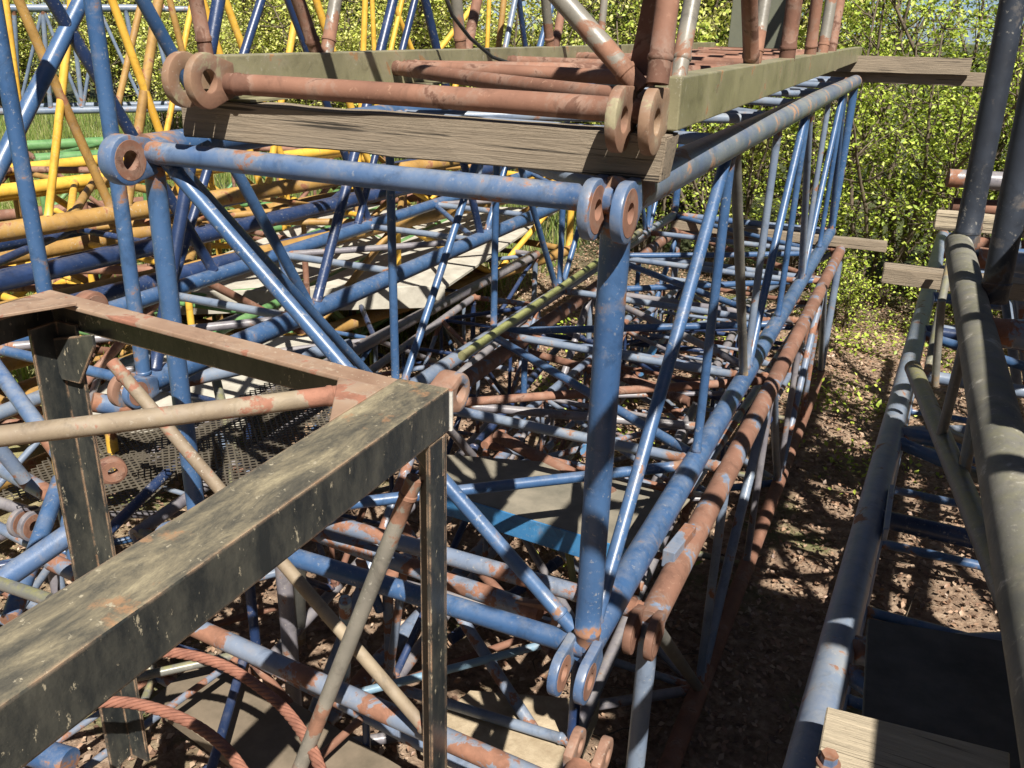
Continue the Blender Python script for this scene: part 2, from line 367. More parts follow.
# near end frame
tube(main, 'end_post', (W0, 0, Z0), (W0, 0, Z1), .040, 'blue')
tube(main, 'end_post', (0, 0, Z0), (0, 0, Z1), .033, 'blue')
tube(main, 'end_rail', (0, -.03, Z1 - .005), (W0, -.03, Z1 - .005), .035, 'blue_worn')
tube(main, 'end_rail', (0, -.01, Z0), (W0, -.01, Z0), .035, 'blue')
tube(main, 'brace', (0.05, .0, Z1 - .03), (W0 - .05, .0, Z0 + .05), .024, 'blue')
tube(main, 'end_post', (W0, 7, Z0), (W0, 7, Z1), .036, 'blue'); tube(main, 'end_post', (0, 7, Z0), (0, 7, Z1), .036, 'blue')
for z in (Z0, Z1): tube(main, 'end_rail', (0, 7, z), (W0, 7, z), .033, 'blue_worn')
for q, y in enumerate(NODES):
    nxt = NODES[q + 1] if q + 1 < len(NODES) else None
    mid = 0 < q < len(NODES) - 1
    if mid:
        tube(main, 'brace', (W0, y, Z0), (W0, y, Z1), .020, 'blue' if q % 2 else 'blue_grey'); tube(main, 'brace', (0, y, Z0), (0, y, Z1), .021, 'blue')
        tube(main, 'brace', (0, y, Z0), (W0, y, Z0), .024, 'blue_grey'); tube(main, 'brace', (0, y, Z1), (W0, y, Z1), .026, 'blue_grey')
    if nxt is not None:
        k = q % 2
        tube(main, 'brace', (W0, y + .04, Z1 if k else Z0), (W0, nxt - .04, Z0 if k else Z1), .0235, ['blue', 'grey_moss', 'blue', 'blue_grey', 'blue', 'blue'][q])
        tube(main, 'brace', (0, y + .04, Z0 if k else Z1), (0, nxt - .04, Z1 if k else Z0), .021, 'blue')
        a, b = ((W0, y + .04), (0, nxt - .04)) if k else ((0, y + .04), (W0, nxt - .04))
        tube(main, 'brace', (a[0], a[1], Z0), (b[0], b[1], Z0), .024, 'blue'); tube(main, 'brace', (W0 - a[0], a[1], Z1), (W0 - b[0], b[1], Z1), .024, 'blue_grey')
for s in (-1, 1):
    lug(main, (W0 + .005 + s * .042, -.09, Z1 - .02), out=(0, -1, -.35), mat='blue_worn', R=.076, rh=.028, t=.03, tail=.10)
    lug(main, (W0 + s * .042, -.12, Z0 - .03), out=(0, -1, -.3), mat='blue_worn', R=.072, rh=.028, t=.03)
    lug(main, (s * .042, -.12, Z0 - .01), out=(0, -1, 0), mat='blue_worn', R=.072, t=.03)
lug(main, (.0, -.12, Z1 - .02), out=(0, -1, 0), R=.078, t=.06, tail=.15, mat='blue_worn')

# ------------------------------------------------------------------ 2. section underneath
low = T('lattice_boom_section', 'crane section with a rust red top chord directly under the large bright blue one', 'crane section', (0, .3, .05), 'stacked lattice crane sections')
section(low, (.03, .42, .13), R_(-.2), 1.64, 1.32, [0, 1.3, 2.6, 3.9, 5.2, 6.6], .05, .028, 'rust_blue', ['blue_grey', 'blue_grey', 'rust_blue', 'purple_grey', 'blue', 'grey_moss'], r_cols={(1, 1): 'rust_chord', (0, 1): 'rust_chord', (0, 0): 'rust_blue', (1, 0): 'rust_dark'}, faces='LRB')
for k_ in range(1, 6):
    ya, yb = .42 + 1.3 * k_, .42 + 1.3 * (k_ + 1)
    tube(low, 'brace', (.03, ya, 1.45), (1.67, ya, 1.45), .028, ['purple_grey', 'blue_grey', 'rust_blue'][k_ % 3])
    if k_ < 5: tube(low, 'brace', (.03 if k_ % 2 else 1.67, ya, 1.45), (1.67 if k_ % 2 else .03, yb, 1.45), .025, ['blue', 'rust', 'purple_grey'][k_ % 3])
for u1, u2, z1, z2, m, r in (((497, 436), (612, 494), 1.25, 1.25, 'rust', .034), ((455, 405), (715, 428), 1.3, 1.25, 'purple_grey', .026), ((520, 350), (705, 400), 1.1, 1.1, 'rust_dark', .028),
        ((535, 318), (770, 420), 1.0, 1.1, 'navy', .026), ((470, 452), (560, 345), .9, .9, 'navy', .028), ((560, 500), (575, 590), 1.1, .6, 'moss', .02), ((625, 378), (690, 402), 1.2, 1.2, 'rust', .03), ((640, 372), (655, 345), 1.0, 1.0, 'bright_blue', .035),
        ((480, 330), (700, 350), .9, .9, 'navy', .024), ((585, 452), (600, 400), 1.1, 1.0, 'bright_blue', .03), ((545, 610), (460, 480), .5, .7, 'rust_dark', .03), ((450, 640), (560, 560), .4, .6, 'navy', .03), ((470, 560), (560, 660), .6, .5, 'rust_dark', .028)):
    tube(low, 'brace', at(*u1, 'z', z1), at(*u2, 'z', z2), r, m)
tube(low, 'end_rail', (.03, .45, 1.45), (1.67, .45, 1.45), .034, 'rust_blue')
beam(low, 'stop_block', at(668, 560, 'z', 1.5), at(690, 532, 'z', 1.5), .05, .075, 'rust_blue')

# small old section nested inside the two
inner = T('lattice_boom_section', 'narrow faded section on the ground, seen through the bright blue section', 'crane section', (.3, .9, .3), 'stacked lattice crane sections')
section(inner, (.32, .8, .34), R_(3), .95, .62, [0, 1.2, 2.4, 3.6, 4.8, 6.0], .034, .02, 'purple_grey', ['purple_grey', 'blue_grey', 'rust_blue', 'navy', 'rust_dark'], r_cols={(0, 1): 'rust_blue', (1, 1): 'purple_grey'}, lugs=False)

inner2 = T('lattice_boom_section', 'thin rusty lattice lying beyond the blue edged deck plate inside the stack', 'crane section', (.2, 2.3, .8), 'stacked lattice crane sections')
section(inner2, (.25, 2.0, .72), R_(-2), 1.2, .42, [0, .8, 1.6, 2.4, 3.2, 4.0], .026, .016, 'rust_blue', ['purple_grey', 'rust_dark', 'blue_grey', 'navy', 'rust_blue'], lugs=False)
inner3 = T('lattice_boom_section', 'rusted thin lattice lying crosswise low down under the black frame at lower left', 'crane section', (-1, 0, .2), 'stacked lattice crane sections')
section(inner3, (-2.2, .55, .3), R_(-97), .95, .45, [0, .7, 1.4, 2.1, 2.8, 3.5], .03, .02, 'rust_blue', ['rust_blue', 'rust_dark', 'blue_grey', 'grey_moss', 'navy'], lugs=False)
inner4 = T('lattice_boom_section', 'narrow navy and rust lattice standing on edge low down left of the open blue end', 'crane section', (-.9, .6, .5), 'stacked lattice crane sections')
section(inner4, (-.75, .35, .55), R_(5), .6, .62, [0, .7, 1.4, 2.1, 2.8, 3.5, 4.2], .03, .018, 'purple_grey', ['rust_blue', 'rust_dark', 'navy', 'navy', 'grey_moss'], lugs=False)
# ------------------------------------------------------------------ 3. upper section on the timber
up = T('lattice_boom_section', 'rusty crane section with flat olive side beams resting on the timber above the blue one', 'crane section', (.3, 0, 3.14), 'stacked lattice crane sections')
XU0, XU1, ZU = .30, 1.665, 3.232
for x, y1 in ((XU0, 7.3), (XU1, 7.6)):
    beam(up, 'side_beam', (x, 0, ZU), (x, y1, ZU), .07, .125, 'olive')
    beam(up, 'beam_flange', (x + (.04 if x < 1 else -.04), .02, ZU - .0655), (x + (.04 if x < 1 else -.04), y1, ZU - .0655), .11, .008, 'olive', bev=.001)
tube(up, 'end_rail', (XU0 + .03, -.02, ZU - .015), (XU1 - .03, -.02, ZU - .02), .030, 'rust')
UN = [0, 1.05, 2.1, 3.2, 4.3, 5.4, 6.5, 7.3]
for q, y in enumerate(UN):
    c_ = ['rust', 'rust_grey', 'rust', 'rust', 'rust_grey', 'rust', 'rust', 'rust']
    if q: tube(up, 'brace', (XU0, y, ZU), (XU1, y, ZU), .026, 'rust')
    if q + 1 < len(UN):
        a, b = (XU0, XU1) if q % 2 else (XU1, XU0)
        tube(up, 'brace', (a, y + .04, ZU), (b, UN[q + 1] - .04, ZU), .026, 'rust')
HT = 1.25
def toz(p, q, z):  # extend the line p->q until height z
    return p + (q - p) * ((z - p.z) / (q.z - p.z))
for x in (XU0, XU1):
    tube(up, 'chord', (x, 0, ZU + HT), (x, 7.3, ZU + HT), .04, 'rust_grey')
for u1, u2, x, m, r in (((206, 54), (196, 0), XU0, 'rust', .021), ((318, 50), (300, 0), XU0, 'rust', .023), ((331, 45), (339, 0), XU0, 'rust_grey', .023),
        ((467, 43), (463, 0), XU0, 'rust_grey', .026), ((476, 41), (485, 0), XU0, 'rust', .024), ((559, 42), (555, 0), XU0, 'rust_grey', .026), ((566, 42), (574, 0), XU0, 'rust', .024), ((612, 40), (616, 0), XU0, 'rust_grey', .024),
        ((653, 84), (664, 0), XU1, 'rust', .027), ((676, 78), (691, 0), XU1, 'rust_grey', .022), ((757, 62), (755, 0), XU1, 'rust', .028), ((761, 62), (772, 0), XU1, 'rust_grey', .024),
        ((797, 55), (804, 0), XU1, 'rust', .036), ((823, 48), (829, 0), XU1, 'rust', .032), ((837, 45), (845, 0), XU1, 'rust_grey', .034), ((847, 43), (855, 0), XU1, 'rust', .034)):
    p, q_ = at(*u1, 'x', x), at(*u2, 'x', x)
    tube(up, 'post', toz(p, q_, ZU + .05), toz(p, q_, ZU + HT), r, m)
for q, y in enumerate(UN):
    tube(up, 'brace', (XU0, y, ZU + HT), (XU1, y, ZU + HT), .022, 'rust_grey')
p, q_ = at(638, 90, 'y', .0), at(560, 0, 'y', .0)
tube(up, 'end_brace', p, toz(p, q_, ZU + HT), .026, 'rust_grey')
plate(up, 'gusset', [(XU1 - .11, .035, ZU + .06), (XU1 + .0, .035, ZU + .06), (XU1 - .0, .035, ZU + .5), (XU1 - .05, .035, ZU + .5)], (0, 1, 0), .012, 'rust_dark')
plate(up, 'panel', [(at(742, 47, 'y', 5.4).x, 5.4, ZU + .05), (at(806, 47, 'y', 5.4).x, 5.4, ZU + .05), (at(806, 47, 'y', 5.4).x, 5.4, ZU + 1.1), (at(742, 47, 'y', 5.4).x, 5.4, ZU + 1.1)], (0, 1, 0), .02, 'olive_plate', 'flat olive plate')
for s in (-1, 1):
    lug(up, (XU1 - .045 + s * .04, -.10, ZU - .035), out=(0, -1, -.25), R=.078, rh=.03, t=.028, tail=.11, mat='lug_olive')
    lug(up, (XU0 - .0 + s * .04, -.10, ZU - .005), out=(0, -1, 0), R=.078, rh=.032, t=.028, tail=.11, mat='lug_olive')

up.e.rotation_euler.z = .021
# timbers
def wood(name, a, b, w, h, mat, label, up_=V((0, 0, 1)), cat='timber', group=None):
    bm = bmesh.new(); a, b = V(a), V(b)
    d = (b - a); L = d.length; n = 14
    u = up_; s = d.normalized().cross(u).normalized(); u = s.cross(d.normalized())
    # built in its own frame so the grain runs along it
    rings = []
    for k in range(n + 1):
        ring = []
        for (i, j) in ((-1, -1), (1, -1), (1, 1), (-1, 1)):
            ring.append(bm.verts.new((L * k / n - L / 2 + (random.uniform(-.012, .012) if k in (0, n) else 0), i * w / 2 + random.uniform(-.0025, .0025), j * h / 2 + random.uniform(-.003, .003))))
        rings.append(ring)
    for k in range(n):
        for i in range(4): bm.faces.new((rings[k][i], rings[k][(i + 1) % 4], rings[k + 1][(i + 1) % 4], rings[k + 1][i]))
    bm.faces.new(rings[0][::-1]); bm.faces.new(rings[-1])
    es = [e for e in bm.edges if len(e.link_faces) == 2 and e.link_faces[0].normal.angle(e.link_faces[1].normal, 0) > .8] if False else []
    bmesh.ops.recalc_face_normals(bm, faces=bm.faces)
    bm.normal_update()
    es = [e for e in bm.edges if len(e.link_faces) == 2 and e.calc_face_angle(0) > .8]
    bmesh.ops.bevel(bm, geom=es, offset=.004, segments=2, affect='EDGES')
    me = mesh_from(bm, name); o = link(name, me, M[mat])
    m3 = Matrix((d.normalized(), -s, u)).transposed(); m3 = Matrix((d.normalized(), s * -1, u)).transposed()
    if m3.determinant() < 0: m3 = Matrix((d.normalized(), s, u)).transposed()
    o.matrix_world = Matrix.Translation((a + b) / 2) @ m3.to_4x4()
    return solo(o, label, cat, group)
wood('timber_beam', (.13, .06, 3.103), (1.68, .035, 3.105), .11, .112, 'timber', 'thick weathered grey timber laid across the bright blue section under the rusty one')
wood('timber_plank', (.2, 7.12, at(850, 65, 'y', 7.2).z), (at(970, 67, 'y', 7.2).x, 7.2, at(970, 67, 'y', 7.2).z), .05, .145, 'timber', 'upper and shorter of the two planks sticking out right at the far end', cat='plank')
wood('timber_plank', (.1, 7.18, at(850, 77, 'y', 7.26).z), (at(992, 80, 'y', 7.26).x, 7.27, at(992, 80, 'y', 7.26).z), .05, .12, 'timber', 'lower and longer of the two planks sticking out right at the far end', cat='plank')
wood('timber_plank', (.0, 6.9, 1.525), (2.1, 6.95, 1.525), .12, .09, 'timber', 'short timber spacer at the far end between the bright blue section and the rusty chord', cat='plank')

# ------------------------------------------------------------------ 4. blue section on the left
XR, ZL = -.86, 1.8
left = T('lattice_boom_section', 'tall blue crane section at left, its posts rising past the top left corner', 'crane section', (XR, .6, 1.75), 'stacked lattice crane sections')
XL = at(200, 281, 'z', ZL).x
a = at(145, 385, 'x', XR); yN = a.y
ZT = 4.0
def lc(px, py): return at(px, py, 'x', XR)
tube(left, 'chord', (XR, yN - .06, ZL), (XR, 8.2, ZL), .055, 'blue'); tube(left, 'chord', (XL, yN - .06, ZL), (XL, 8.2, ZL), .05, 'blue')
tube(left, 'chord', (XR, yN - .06, ZT), (XR, 8.2, ZT), .055, 'blue'); tube(left, 'chord', (XL, yN - .06, ZT), (XL, 8.2, ZT), .05, 'blue')
pl = at(45, 290, 'x', XR - .62)
tube(left, 'post', (XR, yN, ZL), (XR, yN, ZT), .033, 'blue'); tube(left, 'post', (XL, yN, ZL), (XL, yN, ZT), .03, 'blue')
q0 = at(45, 290, 'y', yN)
tube(left, 'post', (q0.x, yN, ZL), (q0.x, yN, ZT), .036, 'blue')
nA = lc(313, 318).y; nB = lc(483, 245).y
def toz(p, q, z):  # extend the line p->q until height z
    return p + (q - p) * ((z - p.z) / (q.z - p.z))
for (u1, u2, mm, rr) in (((313, 316), (381, 47), 'navy', .03), ((313, 312), (176, 62), 'blue', .03), ((483, 245), (436, 47), 'navy', .03), ((483, 245), (541, 43), 'blue', .028)):
    p, q = lc(*u1), lc(*u2); p = toz(p, q, ZL); tube(left, 'brace', p, toz(p, q, ZT), rr, mm)
tube(left, 'brace', (XR, yN + .05, ZL), (XR, yN + .05 + .9, ZT), .03, 'navy')
for (u1, u2, mm, rr) in (((0, 165), (82, 0), 'blue', .042), ((129, 129), (52, 0), 'navy', .034), ((307, 52), (288, 0), 'navy', .03), ((245, 54), (262, 0), 'navy', .03), ((403, 47), (415, 0), 'navy', .03), ((506, 43), (515, 0), 'blue_grey', .03), ((525, 43), (519, 0), 'navy', .03)):
    p, q = at(*u1, 'x', XL), at(*u2, 'x', XL); tube(left, 'brace', toz(p, q, ZL), toz(p, q, ZT), rr, mm)
y = yN
for q in range(7):
    y2 = y + 1.15; i = q % 2
    tube(left, 'brace', (XR, y, ZL), (XL, y, ZL), .026, 'blue_grey' if q else 'blue')
    tube(left, 'brace', (XR if i else XL, y, ZL), (XL if i else XR, y2, ZL), .024, 'purple_grey' if q % 2 == 0 else 'blue')
    tube(left, 'brace', (XR, y, ZT), (XL, y, ZT), .026, 'blue')
    y = y2
lug(left, (XR - .03, yN - .1, ZL), R=.08, mat='lug'); lug(left, (XR + .05, yN - .1, ZL), R=.07, mat='blue_worn')

# lower sections under it
lowleft = T('lattice_boom_section', 'purple grey crane section low down between the bright blue stack and the cream boards', 'crane section', (-1.2, 1.2, .1), 'stacked lattice crane sections')
pz = .95
pA = at(365, 345, 'z', pz); 
section(lowleft, (pA.x - 1.35, .5, .12), R_(0), 1.35, pz - .12, [0, 1.6, 3.2, 4.8, 6.6], .05, .024, 'purple_grey', ['purple_grey', 'blue_grey', 'navy', 'blue'], r_cols={(1, 1): 'purple_grey', (0, 1): 'blue_grey', (1, 0): 'rust_blue'})
# moss covered angle on the left bottom chord
mossy = T('steel_angle', 'straight steel bar lying aslant in the middle, yellow green with moss', 'steel bar', at(517, 320, 'z', 1.72))
tube(mossy, 'bar', at(462, 356, 'z', 1.70), at(640, 232, 'z', 1.70), .026, 'moss')
tube(mossy, 'end_collar', at(610, 253, 'z', 1.70), at(640, 232, 'z', 1.70), .033, 'grey_moss')

# ------------------------------------------------------------------ yellow sections
YA = at(0, 232, 'z', 2.0); YB = at(342, 178, 'z', 2.0)
dy = (YB - YA).normalized(); yaw = math.atan2(-dy.x, dy.y); ny = V((dy.y, -dy.x, 0))
yel = T('lattice_boom_section', 'yellow crane section at left, its crossing braces standing against the bushes', 'crane section', (YA.x, YA.y, 1.95), 'stacked lattice crane sections')
o = YA - dy * 1.0
LY = 8
yw = 1.5
tube(yel, 'chord', o, o + dy * LY, .068, 'ochre'); 
o2 = o - ny * yw
tube(yel, 'chord', o2, o2 + dy * LY, .06, 'yellow')
YT = 3.9
tube(yel, 'chord', V((o.x, o.y, YT)), V((o.x, o.y, YT)) + dy * LY, .06, 'yellow'); tube(yel, 'chord', V((o2.x, o2.y, YT)), V((o2.x, o2.y, YT)) + dy * LY, .06, 'yellow')
for u1, u2, pln, rr in (((80, 138), (19, 0), 0, .033), ((54, 165), (72, 0), 0, .028), ((159, 130), (112, 0), 0, .03), ((136, 150), (159, 0), 0, .036),
        ((219, 54), (202, 0), 0, .03), ((243, 50), (225, 0), 0, .03), ((291, 48), (299, 0), 0, .03), ((329, 40), (316, 0), 0, .034),
        ((363, 50), (365, 0), 0, .028), ((374, 50), (372, 0), 1, .028), ((391, 48), (402, 0), 1, .03), ((469, 30), (476, 0), 0, .034), ((487, 43), (489, 0), 1, .03), ((499, 45), (504, 0), 0, .034), ((400, 20), (440, 120), 1, .03),
        ((441, 47), (474, 5), 1, .035), ((175, 90), (193, 0), 1, .028), ((205, 140), (170, 0), 1, .03), ((30, 200), (5, 0), 1, .03), ((110, 140), (142, 0), 1, .03)):
    p0 = o if pln == 0 else o2
    p, q = atp(*u1, p0, ny), atp(*u2, p0, ny)
    tube(yel, 'brace', toz(p, q, 2.0), toz(p, q, YT), rr, 'yellow' if random.random() < .8 else 'ochre')
for q in range(7):
    a1 = o + dy * (q * 1.1 + .4); b1 = o2 + dy * ((q + (1 if q % 2 else 0)) * 1.1 + .4)
    tube(yel, 'brace', a1, b1, .034, 'ochre'); tube(yel, 'brace', a1, o2 + dy * ((q + 1) * 1.1 + .2), .03, 'yellow')
# heap of low yellow sections
yl = T('lattice_boom_section', 'ochre crane section lying flat low in the pile behind the tall blue posts', 'crane section', (YA.x, YA.y, 1.2), 'stacked lattice crane sections')
section(yl, V((o.x + .35, o.y - .4, .75)) - ny * 1.3, yaw, 1.35, .85, [0, 1.2, 2.4, 3.6, 4.8, 6.4, 8], .066, .034, 'ochre', ['yellow', 'ochre', 'ochre', 'rust'], lugs=False, r_cols={(0, 0): 'ochre', (1, 1): 'ochre'})
yl2 = T('lattice_boom_section', 'low yellow and rusty crane section beyond the ochre one at far left', 'crane section', (YA.x - 2, YA.y, .7), 'stacked lattice crane sections')
section(yl2, V((o.x, o.y + 1.5, .9)) - ny * 2.9, yaw, 1.3, 1.0, [0, 1.2, 2.4, 3.6, 4.8, 6, 7.5, 9], .06, .036, 'yellow', ['yellow', 'yellow', 'ochre', 'rust'], lugs=False)
yl3 = T('lattice_boom_section', 'dirty ochre and rust red crane section at far left, lowest of the yellow heap', 'crane section', (YA.x - 1, YA.y, 0), 'stacked lattice crane sections')
section(yl3, V((o.x - .2, o.y + .2, .12)) - ny * 1.4, yaw + .12, 1.5, .55, [0, 1.4, 2.8, 4.2, 5.6, 7.0], .07, .04, 'ochre', ['ochre', 'rust', 'rust_dark', 'yellow'], lugs=False)
yl4 = T('lattice_boom_section', 'rusty yellow crane section aslant on the ground beyond the low yellow ones at far left', 'crane section', (YA.x - 5, YA.y + 2, 0), 'stacked lattice crane sections')
section(yl4, V((o.x - 1.6, o.y + 1.5, .2)) - ny * 3.6, yaw - .25, 1.6, .9, [0, 1.4, 2.8, 4.2, 5.6, 7.0, 8.4], .07, .045, 'rust', ['yellow', 'ochre', 'rust', 'green'], lugs=False)
# navy section between
nv = T('lattice_boom_section', 'dark navy crane section at left with dotted sunlight along its thick chord', 'crane section', (-2.5, 1, 1), 'stacked lattice crane sections')
n0 = at(0, 282, 'z', 1.85); n1 = at(400, 190, 'z', 1.85); dn = (n1 - n0).normalized()
nyw = math.atan2(-dn.x, dn.y); on = n0 - dn * .6
section(nv, V((on.x, on.y, 1.6)) - V((dn.y, -dn.x, 0)) * 0.95, nyw, .95, .25, [0, 1.8, 3.6, 5.4, 7.2], .062, .03, 'navy', ['navy', 'navy', 'ochre'], faces='T', lugs=False)
# green one
gr = T('lattice_boom_section', 'small green crane section on the ground under the yellow and navy ones', 'crane section', (-3.2, 3, .3), 'stacked lattice crane sections')
section(gr, (-3.6, 2.4, .35), R_(6), 1.1, .75, [0, .9, 1.8, 2.7, 3.6, 4.5, 5.4], .038, .025, 'green', 'green', lugs=False)
gr2 = T('lattice_boom_section', 'green crane section far left beyond the yellow ones, only its top chord showing', 'crane section', (-8, 7, .8), 'stacked lattice crane sections')
section(gr2, V((-8.6, 6.0, .6)), R_(-28), 1.3, 1.15, [0, 1.2, 2.4, 3.6, 4.8], .07, .03, 'green', ['green', 'rust'], lugs=False)
# far ladder-like section
fs = T('lattice_boom_section', 'distant faded blue grey crane section at upper left in front of the grassy bushes', 'crane section', (-8, 11, 1.5), 'stacked lattice crane sections')
f0 = at(-30, 112, 'y', 10.0); f1 = at(190, 108, 'y', 12.5); f2 = at(-30, 8, 'y', 10.0); f3 = at(165, 8, 'y', 12.5)
for p, q in ((f0, f1), (f2, f3)): tube(fs, 'chord', p, q, .07, 'blue_grey'); tube(fs, 'chord', p + V((-.5, 1.2, 0)), q + V((-.5, 1.2, 0)), .06, 'blue_grey')
for k in range(7):
    t = (k + .5) / 7; pa, pb = f0.lerp(f1, t), f2.lerp(f3, t)
    tube(fs, 'brace', pa, pb, .045, 'blue_grey')
    if k < 6: tube(fs, 'brace', pa if k % 2 else pb, (f2.lerp(f3, t + 1 / 7) if k % 2 else f0.lerp(f1, t + 1 / 7)), .035, 'blue_grey')

# cream boards
def slab(name, pts, z, t, mat, label, cat, group=None):
    o_ = plate(None, name, [V((p.x, p.y, z - t / 2)) for p in pts], (0, 0, 1), t, mat); return solo(o_, label, cat, group)
zb = 1.12
fa, fb = at(120, 294, 'z', zb), at(446, 286, 'z', zb)
bdk = slab('cream_panel', [fa, fb, at(560, 208, 'z', zb), at(350, 204, 'z', zb)], zb, .03, 'board', 'long cream deck panel with a tall pale edge under the blue chords left of centre', 'deck panel')
fas = plate(None, 'edge_board', [fa + V((0, -.02, .01)), fb + V((0, -.02, .01)), fb + V((0, -.02, -.2)), fa + V((0, -.02, -.2))], (fb - fa).cross(V((0, 0, 1))), .025, 'board'); fas.parent = bdk
slab('cream_panel', [at(60, 425, 'z', .9), at(235, 428, 'z', .9), at(330, 335, 'z', .9), at(150, 338, 'z', .9)], .9, .05, 'board', 'smaller cream panel below the long deck panel, behind the left blue end post', 'deck panel')

# ------------------------------------------------------------------ expanded mesh walkways
def meshgrid(name, O, ex, ey, nx, nyy, w, label):
    bm = bmesh.new(); O, ex, ey = V(O), V(ex), V(ey); n = ex.cross(ey).normalized()
    for i in range(nx):
        for j in range(nyy):
            cx, cy = (i + (.5 if j % 2 else 0)) / nx, j / nyy
            c = O + ex * cx + ey * cy; hx, hy = ex / nx * .5, ey / nyy
            pts = [c - hx, c - hy, c + hx, c + hy]; ins = [c + (p - c) * w for p in pts]
            a = [bm.verts.new(p) for p in pts]; b = [bm.verts.new(p) for p in ins]
            for k in range(4): bm.faces.new((a[k], a[(k + 1) % 4], b[(k + 1) % 4], b[k]))
    bmesh.ops.remove_doubles(bm, verts=bm.verts, dist=.001)
    r = bmesh.ops.extrude_face_region(bm, geom=list(bm.faces))
    for v in r['geom']:
        if isinstance(v, bmesh.types.BMVert): v.co += n * .004
    o_ = link(name, mesh_from(bm, name), M['mesh']); return solo(o_, label, 'walkway grating')
g0 = at(215, 445, 'z', 1.35)
meshgrid('walkway_grating', (g0.x - .3, g0.y - .3, 1.35), (.75, 0, 0), (0, 1.3, 0), 17, 60, .72, 'brown metal grating behind the thick black beam, right of the blue end post')
g1 = at(60, 500, 'z', 1.15)
meshgrid('walkway_grating', (g1.x - .3, g1.y - .1, 1.15), (.75, .2, 0), (-.2, .9, .05), 17, 44, .68, 'brown expanded metal grating low at left behind the black post')
# ------------------------------------------------------------------ foreground black frame
YE = -.30
bk = T('jib_end_frame', 'black steel frame in the foreground, its thick dusty box beam running to the lower left', 'crane section', (1.1, YE, 1.4))
cA = at(450, 388, 'y', YE)                       # outer top corner of right beam
bw = (cA - at(399, 377, 'y', YE)).length; bh = cA.z - at(452, 431, 'y', YE).z
cx, cz = cA.x - bw / 2, cA.z - bh / 2
print('black beam', cA, bw, bh)
cL = at(62, 291, 'y', YE)
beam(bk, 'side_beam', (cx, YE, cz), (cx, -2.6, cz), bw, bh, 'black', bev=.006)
# left member: channel open to the right
lx = cL.x; zr_ = cA.z - .006
zt = cL.z - .004; czl = zt - bh / 2
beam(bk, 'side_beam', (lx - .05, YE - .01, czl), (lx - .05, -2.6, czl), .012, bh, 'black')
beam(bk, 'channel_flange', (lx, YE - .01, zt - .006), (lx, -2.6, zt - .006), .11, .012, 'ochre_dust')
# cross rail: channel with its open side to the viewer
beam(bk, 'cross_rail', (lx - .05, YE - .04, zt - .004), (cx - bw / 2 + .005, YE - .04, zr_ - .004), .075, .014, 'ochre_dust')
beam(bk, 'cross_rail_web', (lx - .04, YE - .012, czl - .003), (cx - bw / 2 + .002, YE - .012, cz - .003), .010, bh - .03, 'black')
# corner plates
plate(bk, 'gusset', [(lx + .05, YE - .08, zt + .006), (lx + .05, YE - .32, zt + .006), (lx + .16, YE - .08, zt + .006)], (0, 0, 1), .01, 'ochre_dust')
plate(bk, 'gusset', [(cx - bw / 2 + .003, YE - .078, zr_ + .004), (cx - bw / 2 + .003, YE - .32, zr_ + .004), (cx - bw / 2 - .14, YE - .078, zr_ + .004)], (0, 0, 1), .01, 'ochre_dust')
# posts (angle irons)
pxr = cA.x
def angle(th, name, a, b, w, t, mat, sx=1, sy=-1):
    a, b = V(a), V(b)
    bm = bmesh.new()
    for (w1, h1, off) in ((w, t, V((0, 0, 0))), (t, w, V((-sx * (w - t) / 2, sy * (w + t) / 2, 0)))):
        bm_beam(bm, a + off, b + off, w1, h1, V((0, 1, 0)), .0015)
    return link(name, mesh_from(bm, name, th.loc), M[mat], th.e)
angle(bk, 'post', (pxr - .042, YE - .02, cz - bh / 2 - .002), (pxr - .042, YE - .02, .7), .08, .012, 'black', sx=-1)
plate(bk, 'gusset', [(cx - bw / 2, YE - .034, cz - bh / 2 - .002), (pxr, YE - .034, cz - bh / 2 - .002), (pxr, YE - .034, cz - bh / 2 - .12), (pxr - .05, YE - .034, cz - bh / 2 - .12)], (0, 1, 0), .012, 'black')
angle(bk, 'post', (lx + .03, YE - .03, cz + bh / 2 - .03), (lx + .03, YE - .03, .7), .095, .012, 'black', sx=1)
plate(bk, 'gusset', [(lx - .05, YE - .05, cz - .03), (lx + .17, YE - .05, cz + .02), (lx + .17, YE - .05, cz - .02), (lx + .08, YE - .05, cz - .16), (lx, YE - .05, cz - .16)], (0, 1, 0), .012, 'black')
# round braces
t1 = at(0, 435, 'z', zr_ - .02); t2 = at(352, 393, 'z', zr_ - .02)
tube(bk, 'brace', t2 + (t1 - t2) * 1.6, t2, .025, 'brown_tube')
tube(bk, 'brace', at(112, 362, 'y', YE + .02), at(436, 741, 'y', YE + .02), .021, 'brown_tube')
d1, d2 = at(415, 478, 'y', YE - .03), at(300, 768, 'y', YE - .2)
tube(bk, 'brace', d1, d1 + (d2 - d1) * 1.3, .024, 'rust_grey')
lug(bk, (cA.x - .035, YE + .07, cz + .02), out=(0, 1, 0), R=.055, rh=.024, t=.07, tail=.07, mat='lug')
lug(bk, (lx + .02, YE + .08, cz + .05), out=(0, 1, 0), R=.055, rh=.02, t=.05, tail=.08, mat='rust')
plate(bk, 'joint_ring', [(cA.x - .075, YE + .006, zr_ - .0), (cA.x + .004, YE + .006, zr_ - .0), (cA.x + .004, YE + .006, zr_ - .12), (cA.x - .075, YE + .006, zr_ - .12)], (0, 1, 0), .012, 'weld')
